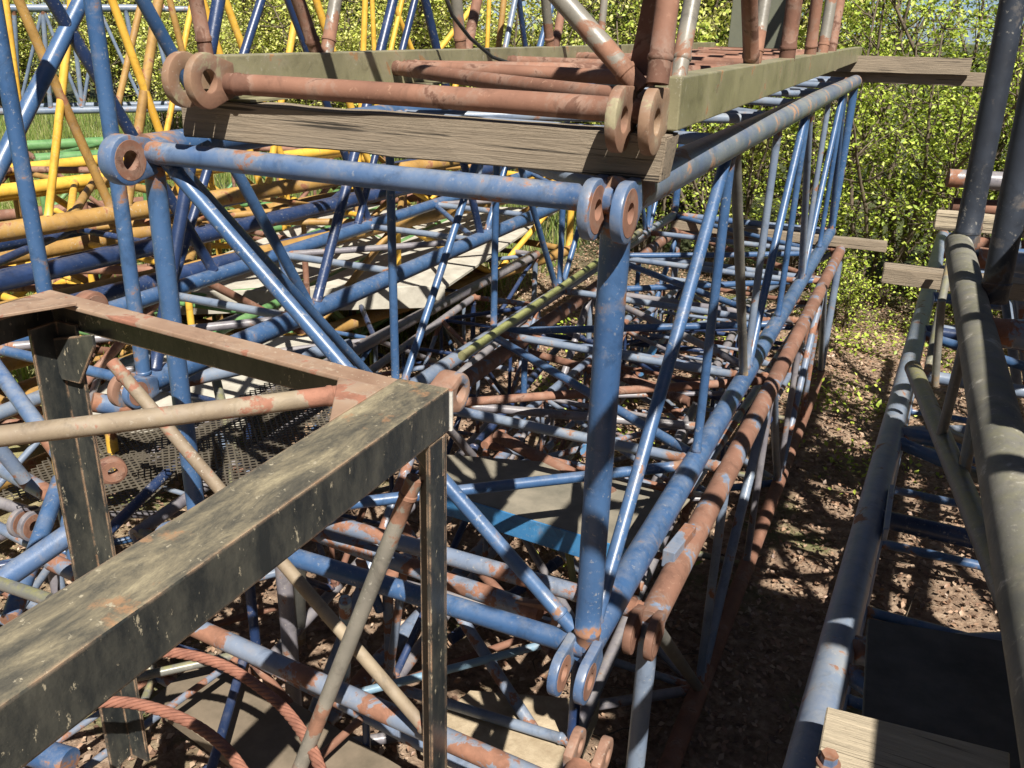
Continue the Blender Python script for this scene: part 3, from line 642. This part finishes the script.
# lower part of the same frame
zlo = .72
lr = T('boom_foot', 'rusted blue jib foot crossing the bottom of the view under the black frame', 'crane section', (.4, -.2, .9))
pa, pb = at(200, 628, 'z', 1.25), at(440, 735, 'z', 1.25)
tube(lr, 'tube', pa + (pa - pb) * .8, pb + (pb - pa) * .6, .036, 'rust_blue')
pa, pb = at(300, 527, 'z', 1.32), at(540, 614, 'z', 1.32)
tube(lr, 'tube', pa, pb, .038, 'rust_blue')
lug(lr, pb + V((.02, 0, 0)), ax=(0, 1, 0), out=(1, 0, 0), R=.06)
pa, pb = at(-20, 735, 'z', 1.15), at(70, 762, 'z', 1.15)
tube(lr, 'tube', pa, pb, .045, 'blue')
for u1, u2, z1, z2, m, r in (((345, 600), (345, 680), 1.2, .5, 'pale_blue', .026), ((300, 555), (300, 640), 1.2, .4, 'grey_moss', .03), ((405, 560), (388, 680), 1.2, .4, 'rust_blue', .02), ((205, 590), (330, 560), 1.1, 1.1, 'blue_grey', .02),
        ((400, 520), (560, 770), .9, .2, 'rust_blue', .03), ((330, 700), (560, 640), .5, .5, 'pale_blue', .02), ((360, 560), (380, 610), 1.1, .8, 'blue', .024)):
    tube(lr, 'tube', at(*u1, 'z', z1), at(*u2, 'z', z2), r, m)

# clevis fork at the very bottom
ck = T('clevis_fork', 'rusty two pronged fork at the bottom edge, below the corner of the bright blue section', 'fork lug', at(580, 768, 'z', 1.3))
cc = at(582, 765, 'z', 1.32)
tube(ck, 'shank', cc + V((.0, .0, -.02)), cc + V((.0, -.3, -.05)), .05, 'rust_blue')
for s in (-1, 1): lug(ck, cc + V((s * .045, .07, .0)), out=(0, 1, .1), R=.055, rh=.022, t=.03, tail=.08)

# blue flanged deck plate
dk = T('deck_plate', 'grey steel plate with a bright blue front flange, low inside the bright blue section', 'steel plate', at(560, 505, 'z', 1.25))
zz = 1.25
q = [at(440, 492, 'z', zz), at(640, 553, 'z', zz), at(690, 500, 'z', zz), at(540, 462, 'z', zz), at(440, 455, 'z', zz)]
plate(dk, 'plate', q, (0, 0, 1), .012, 'plate')
beam(dk, 'flange', q[0] + V((0, -.006, -.055)), q[1] + V((0, -.006, -.055)), .008, .12, 'bright_blue')
# bright block seen under the beam corner
slab('ground_slab', [at(420, 735, 'z', .3), at(560, 800, 'z', .3), at(600, 700, 'z', .3), at(470, 690, 'z', .3)], .3, .12, 'concrete', 'pale speckled slab at the bottom between the black post and the fork lug', 'slab')
slab('timber_board', [at(150, 700, 'z', .6), at(330, 830, 'z', .6), at(440, 790, 'z', .6), at(210, 650, 'z', .6)], .6, .06, 'brown_board', 'brown board under the rusty wire rope at lower left', 'board')

# wire ropes: six strands twisted
def rope(name, pts, R, label):
    # smooth the control points (Catmull-Rom)
    P = [V(p) for p in pts]; S = []
    for k in range(len(P) - 1):
        p0, p1, p2, p3 = P[max(k - 1, 0)], P[k], P[k + 1], P[min(k + 2, len(P) - 1)]
        for i in range(14):
            t = i / 14; S.append(.5 * ((2 * p1) + (p2 - p0) * t + (2 * p0 - 5 * p1 + 4 * p2 - p3) * t * t + (3 * p1 - p0 - 3 * p2 + p3) * t ** 3))
    S.append(P[-1]); bm = bmesh.new(); Ls = [0]
    for k in range(1, len(S)): Ls.append(Ls[-1] + (S[k] - S[k - 1]).length)
    # resample
    n = int(Ls[-1] / .012); Q = []; j = 0
    for i in range(n + 1):
        s = Ls[-1] * i / n
        while j < len(S) - 2 and Ls[j + 1] < s: j += 1
        Q.append(S[j].lerp(S[j + 1], (s - Ls[j]) / max(1e-6, Ls[j + 1] - Ls[j])))
    for st in range(6):
        pp = []
        for i, c in enumerate(Q):
            d = (Q[min(i + 1, n)] - Q[max(i - 1, 0)]).normalized(); s_ = d.cross(V((0, 0, 1))).normalized(); u = s_.cross(d)
            a = 2 * math.pi * st / 6 + i * .012 / (R * 9) * 2 * math.pi
            pp.append(c + (s_ * math.cos(a) + u * math.sin(a)) * R * .62)
        bm_path(bm, pp, R * .40, 6)
    return solo(link(name, mesh_from(bm, name, smooth=True), M['rope']), label, 'wire rope')
zr = 1.30
rope('wire_rope', [at(x, y, 'z', zr) for x, y in ((40, 668), (95, 662), (160, 652), (220, 664), (275, 700), (310, 745), (330, 800))], .019, 'rusty red wire rope, the upper and longer of the two curving loops at lower left')
rope('wire_rope', [at(x, y, 'z', zr) for x, y in ((20, 728), (75, 706), (130, 703), (185, 720), (225, 748), (255, 790))], .019, 'rusty red wire rope, the lower of the two curving loops at lower left')
# thin black cable on the upper section
cab = bmesh.new()
cp = [at(x, y, 'x', .42) for x, y in ((440, -20), (452, 15), (470, 38), (492, 57), (515, 65), (535, 66), (545, 62))]
bm_path(cab, cp, .008, 8)
solo(link('cable', mesh_from(cab, 'cable', smooth=True), M['cable']), 'thin black cable hanging over the olive beam of the rusty upper section', 'cable')

# end of bits at far left middle: pipe ends and lugs of an old section
ol = T('pipe_stub', 'short thick blue pipe with a rust red face, lying behind the black post at left', 'pipe', at(120, 400, 'z', 1.6))
pa, pb = at(92, 402, 'z', 1.62), at(132, 408, 'z', 1.56)
tube(ol, 'pipe', pa, pb, .05, 'blue_worn'); tube(ol, 'end_cap', pb, pb + (pb - pa).normalized() * .008, .045, 'rust')
oll = T('lattice_boom_section', 'old peeling blue crane section low at far left under the rusty round brace', 'crane section', (-.8, -.2, 1.1), 'stacked lattice crane sections')
for u1, u2, z1, z2, m, r in (((-20, 345), (60, 455), 1.9, 1.6, 'blue_worn', .036), ((-20, 425), (25, 480), 1.8, 1.5, 'blue_grey', .03), ((-20, 595), (90, 520), 1.4, 1.6, 'blue_worn', .042),
        ((-10, 462), (60, 500), 1.35, 1.35, 'rust_blue', .04), ((10, 620), (60, 480), 1.2, 1.4, 'blue', .036), ((100, 540), (180, 460), 1.2, 1.3, 'navy', .025),
        ((60, 490), (85, 600), 1.3, 1.2, 'blue', .03), ((-10, 580), (50, 600), 1.45, 1.45, 'grey_moss', .024), ((120, 395), (350, 345), 1.5, 1.5, 'blue_grey', .04), ((205, 330), (240, 480), 1.5, .9, 'grey_moss', .03),
        ((215, 430), (250, 485), 1.2, 1.0, 'blue_grey', .03)):
    tube(oll, 'tube', at(*u1, 'z', z1), at(*u2, 'z', z2), r, m)
lc_ = at(112, 470, 'z', 1.42); lug(oll, lc_, ax=(.8, -.5, 0), out=(.6, .8, 0), R=.065, rh=.024, t=.05, mat='rust_dark')
for u, z, h in (((66, 500), 1.2, .4), ((118, 480), 1.0, .3)):
    p = at(*u, 'z', z); tube(oll, 'yellow_tube', p, p + V((0, 0, h)), .03, 'yellow')

# ------------------------------------------------------------------ right hand stack
rs = T('lattice_boom_section', 'crane section at the right edge with a thick grey chord and dark rising braces', 'crane section', (2.5, 0, 2.55), 'stacked lattice crane sections')
GX = 2.52; GZ = 2.62
g1_ = at(958, 243, 'z', GZ)
tube(rs, 'chord', (at(1024, 560, 'z', GZ).x + .03, -1.6, GZ), (g1_.x, g1_.y, GZ), .052, 'grey_chord')
x2 = GX + 1.4
tube(rs, 'chord', (x2, -1.6, GZ), (x2, 4.6, GZ), .056, 'grey_moss'); tube(rs, 'chord', (GX, -1.6, GZ + 1.5), (GX + .1, g1_.y + .5, GZ + 1.5), .05, 'navy'); tube(rs, 'chord', (x2, -1.6, GZ + 1.5), (x2, 4.6, GZ + 1.5), .05, 'navy')
def rx(px, py, x=GX - .04): return at(px, py, 'x', x)
for u1, u2, m, r, y1_ in (((966, 238), (1012, 0), 'shaded_slate', .046, 1.8), ((990, 318), (1032, 110), 'shaded_slate', .042, .95), ((975, 236), (995, 120), 'shaded_slate', .022, 1.9)):
    p, q_ = at(*u1, 'y', y1_), at(*u2, 'y', y1_)
    tube(rs, 'brace', toz(p, q_, GZ), toz(p, q_, GZ + 1.5), r, m)
for k in range(6):
    yk = -1.4 + k * 1.0
    if yk < 1.9:
        tube(rs, 'brace', (GX, yk, GZ), (x2, yk, GZ), .04, 'blue_grey')
        tube(rs, 'brace', (GX, yk, GZ), (x2, yk + .9, GZ), .032, 'blue')
    tube(rs, 'brace', (GX if yk < 1.9 else GX + .6, yk, GZ + 1.5), (x2, yk, GZ + 1.5), .036, 'navy')
    tube(rs, 'brace', (x2, yk, GZ), (x2, yk + .5, GZ + 1.5), .04, 'navy'); tube(rs, 'brace', (x2, yk + 1, GZ), (x2, yk + .5, GZ + 1.5), .04, 'navy')
# lower right section
rl = T('lattice_boom_section', 'faded blue crane section at lower right beside the path, striped by shade', 'crane section', (2.4, 0, 1.6), 'stacked lattice crane sections')
RZ = 1.75
r0, r1 = at(821, 711, 'z', RZ), at(943, 235, 'z', RZ)
dr = (r1 - r0).normalized(); ra = r0 - dr * .8
tube(rl, 'chord', ra, r1, .052, 'blue_grey')
tube(rl, 'chord', ra + V((1.3, 0, 0)), r1 + V((1.3, 0, 0)), .052, 'blue_grey')
for z_ in (.25,):
    tube(rl, 'chord', V((ra.x, ra.y, z_)), V((r1.x, r1.y, z_)), .05, 'blue_grey'); tube(rl, 'chord', V((ra.x + 1.3, ra.y, z_)), V((r1.x + 1.3, r1.y, z_)), .05, 'blue_grey')
LR = (r1 - ra).length; nn = 9
for k in range(nn):
    p = ra + dr * (k + .3) * LR / nn; p2 = ra + dr * min(LR, (k + 1.2) * LR / nn)
    m = ['blue', 'blue_grey', 'navy'][k % 3]
    tube(rl, 'brace', p, p + V((1.3, 0, 0)), .034, m); tube(rl, 'brace', p if k % 2 else p + V((1.3, 0, 0)), p2 + V((1.3, 0, 0)) if k % 2 else p2, .028, 'blue_grey' if k % 2 else 'blue')
    zl = V((0, 0, .25 - RZ))
    tube(rl, 'brace', p + zl, p + zl + V((1.3, 0, 0)), .03, 'blue')
    tube(rl, 'brace', p + V((0, 0, 0)), p2 + zl, .026, 'grey_moss' if k % 2 else 'navy')
    tube(rl, 'brace', p + V((1.3, 0, 0)), p2 + zl + V((1.3, 0, 0)), .026, 'navy')
plate(rl, 'hinge_plate', [at(888, 490, 'z', RZ + .03), at(894, 490, 'z', RZ + .03), at(888, 535, 'z', RZ + .03), at(882, 535, 'z', RZ + .03)], (0, 0, 1), .05, 'blue_grey')
# brown green member between the two
mb = T('jib_strut', 'olive strut with short side tubes between the thick grey chord and faded blue section', 'crane strut', at(940, 440, 'z', 2.0))
m0, m1 = at(913, 368, 'z', 2.02), at(1012, 608, 'z', 2.1)
tube(mb, 'tube', m0, m1 + (m1 - m0) * .3, .036, 'grey_moss')
for u1, u2, z1, z2, r in (((962, 480), (990, 330), 2.05, 2.5, .02), ((940, 440), (968, 330), 2.05, 2.5, .018), ((955, 470), (1024, 490), 2.03, 2.0, .024), ((930, 425), (975, 445), 2.03, 1.9, .02), ((935, 385), (942, 300), 2.0, 2.4, .016), ((928, 370), (950, 260), 2.0, 2.4, .018), ((975, 450), (985, 380), 2.05, 2.3, .02)):
    tube(mb, 'side_tube', at(*u1, 'z', z1), at(*u2, 'z', z2), r, 'grey_moss')
# far right section ends
fr = T('lattice_boom_section', 'crane section with red and grey tube ends stacked beyond the grey chord at right', 'crane section', (3.2, 3.4, 2.0), 'stacked lattice crane sections')
for k, (px, py, m, r) in enumerate(((948, 178, 'purple_grey', .05), (952, 205, 'rust', .045), (955, 243, 'rust_dark', .05), (945, 250, 'blue_grey', .05), (985, 180, 'rust', .04))):
    p = at(px, py, 'y', 3.4 + .1 * k); tube(fr, 'tube', p, p + V((2.2, .35 - .1 * k, 0)), r, m)
    tube(fr, 'brace', p + V((.3, .1, 0)), p + V((.6, .2, -.9)), .03, 'blue_grey')
p1_ = at(935, 219, 'y', 3.2); wood('timber_block', p1_, p1_ + V((2, .1, -.0)), .12, .09, 'timber_pale', 'pale timber packer between tube ends at the right edge, with rusty tubes above it', cat='timber')
p1_ = at(884, 272, 'y', 2.7); wood('timber_block', p1_, p1_ + V((1.6, -.05, -.0)), .14, .085, 'timber', 'dark timber packer poking out left beneath the grey chord at right', cat='timber')
# dark plate bottom right
pz_ = 1.85
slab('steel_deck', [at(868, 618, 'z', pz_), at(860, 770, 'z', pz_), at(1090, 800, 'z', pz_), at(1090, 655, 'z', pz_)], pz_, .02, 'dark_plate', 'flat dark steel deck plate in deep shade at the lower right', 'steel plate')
zq = 1.93
qa, qb, qc, qd = at(827, 706, 'z', zq), at(1010, 752, 'z', zq), at(1010, 830, 'z', zq), at(812, 790, 'z', zq)
slab('timber_board', [qa, qb, qc, qd], zq, .03, 'timber_pale', 'bare pale wooden board in the bottom right corner, partly in sun', 'board')
wb = T('bolt_head', 'small worn blue bolt head standing on the pale board at the bottom edge', 'bolt', at(828, 762, 'z', zq))
bcen = at(828, 764, 'z', zq); tube(wb, 'head', bcen, bcen + V((0, 0, .03)), .018, 'blue_worn', n=6); tube(wb, 'washer', bcen, bcen + V((0, 0, .006)), .026, 'rust')
# unseen decked section, added beyond the right edge to shade the path
sh = T('added_shade_section', 'unseen decked crane section added beyond the right edge to shade the path', 'crane section', (4.3, -2, 0), 'stacked lattice crane sections')
plate(sh, 'deck', [(3.12, -3.6, 3.3), (5.4, -3.6, 3.3), (5.4, .9, 3.3), (2.82, .9, 3.3), (2.82, -.68, 3.3), (3.12, -.68, 3.3)], (0, 0, 1), .03, 'plate')  # outline shaped to shade the path and grey chord, sparing the pale board
for x in (4.1, 5.35):
    for z in (1.6, 3.35, 4.9): tube(sh, 'chord', (x, -4, z), (x, 6, z), .055, 'navy')
    for k in range(9):
        yy = -3.9 + 1.1 * k
        tube(sh, 'brace', (x, yy, 3.35), (x, yy + .55, 4.9), .045, 'navy'); tube(sh, 'brace', (x, yy + 1.1, 3.35), (x, yy + .55, 4.9), .045, 'navy')
        tube(sh, 'brace', (x, yy, 0), (x, yy, 3.3), .045, 'navy')

# ------------------------------------------------------------------ ground, litter, vegetation
import numpy as np
rng = np.random.default_rng(3)
def gh(x, y): return .05 * math.sin(x * .9 + 1) * math.cos(y * .7) + .03 * math.sin(x * 2.3 + y * 1.7) + max(0, (-x - 6)) * .02 + max(0, y - 9) * .03
bm = bmesh.new(); xs = [-400, -100, -50] + [x * .5 for x in range(-60, 41)] + [50, 100, 400]; ys = [-200, -50] + [y * .5 for y in range(-20, 81)] + [60, 120, 500]
gv = [[bm.verts.new((x, y, (gh(max(-40, min(x, 20)), min(y, 45)) if abs(x) < 45 and -15 < y < 50 else .8) - .02)) for y in ys] for x in xs]
for i in range(len(xs) - 1):
    for j in range(len(ys) - 1): bm.faces.new((gv[i][j], gv[i + 1][j], gv[i + 1][j + 1], gv[i][j + 1]))
g = link('ground', mesh_from(bm, 'ground', smooth=True), M['ground']); g['kind'] = 'structure'

def quads(name, pos, size, mat, up=.3, aspect=.6, fold=.25):
    """many leaf-sized folded quads"""
    n = len(pos); nrm = rng.normal(size=(n, 3)); nrm[:, 2] = np.abs(nrm[:, 2]) + up; nrm /= np.linalg.norm(nrm, axis=1)[:, None]
    t = rng.normal(size=(n, 3)); t -= (t * nrm).sum(1)[:, None] * nrm; t /= np.linalg.norm(t, axis=1)[:, None]
    b = np.cross(nrm, t); s = np.asarray(size)[:, None]
    v = np.empty((n, 6, 3)); hw = s * aspect / 2
    base, tip = pos, pos + t * s
    midc = pos + t * s * .45
    v[:, 0] = base; v[:, 1] = midc + b * hw + nrm * s * fold * .4; v[:, 2] = tip; v[:, 3] = midc - b * hw + nrm * s * fold * .4
    v = v[:, :4]
    me = bpy.data.meshes.new(name); me.vertices.add(n * 4); me.vertices.foreach_set('co', v.reshape(-1))
    me.loops.add(n * 6); me.polygons.add(n * 2)
    idx = np.arange(n)[:, None] * 4
    me.loops.foreach_set('vertex_index', (idx + np.array([[0, 1, 2, 0, 2, 3]])).reshape(-1).astype(np.int32))
    me.polygons.foreach_set('loop_start', np.arange(0, n * 6, 3).astype(np.int32)); me.polygons.foreach_set('loop_total', np.full(n * 2, 3, np.int32))
    me.update(calc_edges=True); me.validate(); me.materials.append(mat); return me
N = 70000
lx_ = rng.uniform(-3, 5, N); ly_ = rng.uniform(-.5, 12, N) 
pos = np.array([(x, y, gh(x, y) + .0 + rng.uniform(0, .03)) for x, y in zip(lx_, ly_)])
lt = link('leaf_litter', quads('leaf_litter', pos, np.clip(rng.gamma(3, .009, N) + .01, 0, .055), M['litter'], up=1.2), None); lt['kind'] = 'stuff'; lt['label'] = 'brown dead leaves scattered over the ground between the stacks'; lt['category'] = 'leaf litter'
bm = bmesh.new()
for k in range(420):
    x, y = random.uniform(-2.5, 4.5), random.uniform(-.3, 11); a_ = random.uniform(0, 6.28); l_ = random.uniform(.08, .45); r_t = random.uniform(.002, .006)
    z = gh(x, y) + .02; p = V((x, y, z)); d_ = V((math.cos(a_), math.sin(a_), random.uniform(-.03, .12)))
    bm_path(bm, [p, p + d_ * l_ * .5 + V((random.uniform(-.03, .03), random.uniform(-.03, .03), .01)), p + d_ * l_], [r_t, r_t * .8, r_t * .4], 5)
tw = link('fallen_twigs', mesh_from(bm, 'fallen_twigs', smooth=True), M['bark']); tw['kind'] = 'stuff'; tw['label'] = 'thin fallen twigs scattered over the leaf litter'; tw['category'] = 'twigs'
# low green plants among litter
cl = [(2.3, 5.2), (2.0, 6.6), (1.0, 6), (2.9, 8.5), (.6, 3.1), (.2, 4.5), (3.4, 8.2), (1.9, 8.4), (-1, 7), (-.4, 5.6), (.7, 7.6), (1.3, 9), (0, 8.6), (2.5, 9.2)]
pp = []
for cx_, cy_ in cl:
    k = int(rng.integers(120, 420)); pp.append(np.c_[rng.normal(cx_, .28, k), rng.normal(cy_, .28, k), np.abs(rng.normal(.06, .07, k))])
pp = np.concatenate(pp)
gp = link('ground_plants', quads('ground_plants', pp, rng.uniform(.03, .07, len(pp)), M['leaf'], up=.8), None); gp['kind'] = 'stuff'; gp['label'] = 'patches of small green ground plants among the dead leaves'; gp['category'] = 'ground cover'
# grass at the left
N = 60000
gx = rng.uniform(-22, -2.5, N); gy = rng.uniform(3, 24, N)
hgt = rng.uniform(.1, .45, N)
v = np.empty((N, 3, 3)); base = np.array([(x, y, gh(x, y) - .02) for x, y in zip(gx, gy)]); aa = rng.uniform(0, 6.28, N); w = .012
v[:, 0] = base + np.c_[np.cos(aa) * w, np.sin(aa) * w, 0 * aa]; v[:, 1] = base - np.c_[np.cos(aa) * w, np.sin(aa) * w, 0 * aa]
v[:, 2] = base + np.c_[rng.normal(0, .08, N), rng.normal(0, .08, N), hgt]
me = bpy.data.meshes.new('grass'); me.vertices.add(N * 3); me.vertices.foreach_set('co', v.reshape(-1)); me.loops.add(N * 3); me.polygons.add(N)
me.loops.foreach_set('vertex_index', np.arange(N * 3).astype(np.int32)); me.polygons.foreach_set('loop_start', np.arange(0, N * 3, 3).astype(np.int32)); me.polygons.foreach_set('loop_total', np.full(N, 3, np.int32))
me.update(calc_edges=True); me.materials.append(M['grass']); go = link('grass', me, None); go['kind'] = 'stuff'; go['label'] = 'long green and straw coloured grass behind the stacks at left'; go['category'] = 'grass'

def shrub_meshes(seed, h, spread, nstem, nleaf, lsize, clump=.33):
    r = random.Random(seed); rg = np.random.default_rng(seed)
    bm = bmesh.new(); tips = []
    for s in range(nstem):
        a = r.uniform(0, 6.28); p = V((math.cos(a) * .18, math.sin(a) * .18, -.1)); d = V((math.cos(a) * r.uniform(.05, .35), math.sin(a) * r.uniform(.05, .35), 1)).normalized()
        pts = [p.copy()]; L = h * r.uniform(.75, 1.05); ns = 9
        for k in range(ns):
            d = (d + V((r.uniform(-.16, .16), r.uniform(-.16, .16), .03))).normalized(); p = p + d * L / ns; pts.append(p.copy())
            if k > 0:
                for _ in range(3):
                    bd = (V((r.uniform(-1, 1), r.uniform(-1, 1), r.uniform(-.1, .9)))).normalized(); bl = spread * r.uniform(.35, .9) * (1.1 - .55 * k / ns)
                    q = p.copy(); bp = [q.copy()]
                    for j in range(4):
                        bd = (bd + V((r.uniform(-.3, .3), r.uniform(-.3, .3), r.uniform(-.1, .25)))).normalized(); q = q + bd * bl / 4; bp.append(q.copy())
                        if j: tips.append(q.copy())
                    bm_path(bm, bp, [.011, .009, .007, .005, .003], 5)
        tips.append(pts[-1]); bm_path(bm, pts, [.035 * (1 - .85 * k / ns) + .004 for k in range(ns + 1)], 7)
    st = mesh_from(bm, 'stems', smooth=True); st.materials.append(M['bark'])
    T_ = np.array([tuple(t) for t in tips]); wts = rg.random(len(T_)) ** 1.5; wts /= wts.sum()
    idx = rg.choice(len(T_), nleaf, p=wts); ps = T_[idx] + rg.normal(0, clump * .32, (nleaf, 3)) * np.array([1, 1, .7])
    ps = ps[ps[:, 2] > .02]
    return st, ps, rg.uniform(lsize * .6, lsize * 1.35, len(ps))
variants = []
for sd, h, sp, ns, nl, ls, m in ((1, 4.6, 1.2, 7, 4700, .062, 'leaf'), (2, 3.6, 1.1, 8, 4200, .058, 'leaf'), (3, 5.4, 1.3, 6, 5000, .066, 'leaf'), (4, 3.2, 1.3, 6, 5200, .07, 'leaf_yellow'), (5, 2.6, 1.2, 7, 5000, .065, 'leaf_yellow'), (6, 6.5, 1.9, 4, 6500, .10, 'leaf_dark'), (7, 1.6, .8, 6, 2600, .055, 'leaf')):
    st, ps, sz = shrub_meshes(sd, h, sp, ns, nl, ls); variants.append((st, quads('foliage', ps, sz, M[m], up=.5)))
used = set()
def shrub(v_, x, y, s, label, group, name='shrub'):
    e = bpy.data.objects.new(name, None); C.objects.link(e); e.location = (x, y, gh(max(-40, min(x, 20)), min(y, 45)) - .02); e.rotation_euler = (0, 0, rng.uniform(0, 6.28)); e.scale = (s, s, s * rng.uniform(.9, 1.1))
    e['label'] = label; e['category'] = 'shrub' if name == 'shrub' else 'tree'; e['group'] = group
    for nm, me in (('stems' if name == 'shrub' else 'trunk', variants[v_][0]), ('foliage' if name == 'shrub' else 'crown', variants[v_][1])):
        o_ = bpy.data.objects.new(nm, me); C.objects.link(o_); o_.parent = e
# right thicket, front row just past the far ends of the stacks
GR = 'leafy shrubs in the thicket beyond the stacks'
for i, (x, y, v_, s) in enumerate(((1.9, 10.2, 0, .95), (2.9, 10.0, 1, .95), (3.9, 10.6, 2, .85), (.9, 10.4, 1, 1.0), (-.2, 10.8, 0, .85), (4.9, 9.8, 1, 1.05), (2.4, 11.4, 2, .95), (3.4, 11.8, 0, 1.1), (1.2, 12.0, 2, .95), (5.6, 11.2, 0, 1.1), (-1.4, 11.3, 1, 1.05), (6.6, 9.5, 2, .9), (2.9, 9.1, 6, .8), (1.7, 9.2, 6, .7), (4.0, 9.0, 6, .9))):
    shrub(v_, x, y, s, 'bright green leafy shrub with thin bare stems in the thicket beyond the stacks' if v_ != 6 else 'low green bush at the foot of the thicket where the leaf strewn path ends', GR if v_ != 6 else 'low bushes at the end of the path')
for i in range(13):
    x = rng.uniform(-5, 4) if i < 8 else rng.uniform(4, 10); y = rng.uniform(13.5, 19)
    shrub([0, 2, 5, 1, 2][i % 5] if i < 8 else 0, x, y, rng.uniform(1.0, 1.35) if i < 8 else .95, 'tall green tree in the wood behind the thicket', 'trees in the wood behind the thicket', 'tree')
# left: yellow-green bushes
for i in range(44):
    t = rng.uniform(0, 1); x = -24 + t * 24; y = 17 - 1.0 * t + rng.uniform(-1.5, 5) - (x + 12) * .12
    shrub(3 + (i % 2), x, y, rng.uniform(1.0, 1.7), 'sunlit yellow green bush behind the yellow and blue crane sections at left', 'sunlit yellow green bushes behind the stacks at left')
for i in range(16):
    x = rng.uniform(-28, 1); y = rng.uniform(21, 27)
    shrub([5, 2, 5][i % 3], x, y, rng.uniform(1.2, 1.6), 'big darker tree far behind the bushes', 'far trees behind the bushes', 'tree')

# the wood round the yard, behind the viewer: only a mass of leaves
N = 9000; ang = rng.uniform(R_(175), R_(385), N); rad = rng.uniform(15, 20, N)
wp = np.c_[rad * np.cos(ang) + 1, rad * np.sin(ang) + 1, rng.uniform(0, 7.5, N)]
wd = link('woodland', quads('woodland', wp, rng.uniform(.4, .9, N), M['leaf_dark'], up=.1, aspect=.9), None); wd['kind'] = 'stuff'; wd['label'] = 'dense dark green woodland round the yard behind the viewer'; wd['category'] = 'woodland'
# ------------------------------------------------------------------ light
SUN = V((.50, -.62, .95)).normalized()
w = bpy.data.worlds.new('World'); scene.world = w; w.use_nodes = True; nt = w.node_tree
sky = nt.nodes.new('ShaderNodeTexSky'); sky.sky_type = 'NISHITA'; sky.sun_disc = False; sky.air_density = .4; sky.dust_density = .4
sky.sun_elevation = math.asin(SUN.z); sky.sun_rotation = math.atan2(SUN.x, SUN.y)
nt.links.new(sky.outputs[0], nt.nodes['Background'].inputs[0]); nt.nodes['Background'].inputs[1].default_value = .05
sd = bpy.data.lights.new('sun', 'SUN'); sd.energy = 5.0; sd.angle = R_(.53); sd.color = (1, .95, .86)
so = bpy.data.objects.new('sun', sd); C.objects.link(so); so.rotation_euler = SUN.to_track_quat('Z', 'Y').to_euler()
scene.view_settings.view_transform = 'Standard'; scene.view_settings.look = 'None'; scene.view_settings.exposure = .95; scene.view_settings.gamma = 1
scene.render.engine = 'CYCLES'; scene.cycles.max_bounces = 4; scene.cycles.diffuse_bounces = 2; scene.cycles.glossy_bounces = 2; scene.cycles.transmission_bounces = 2
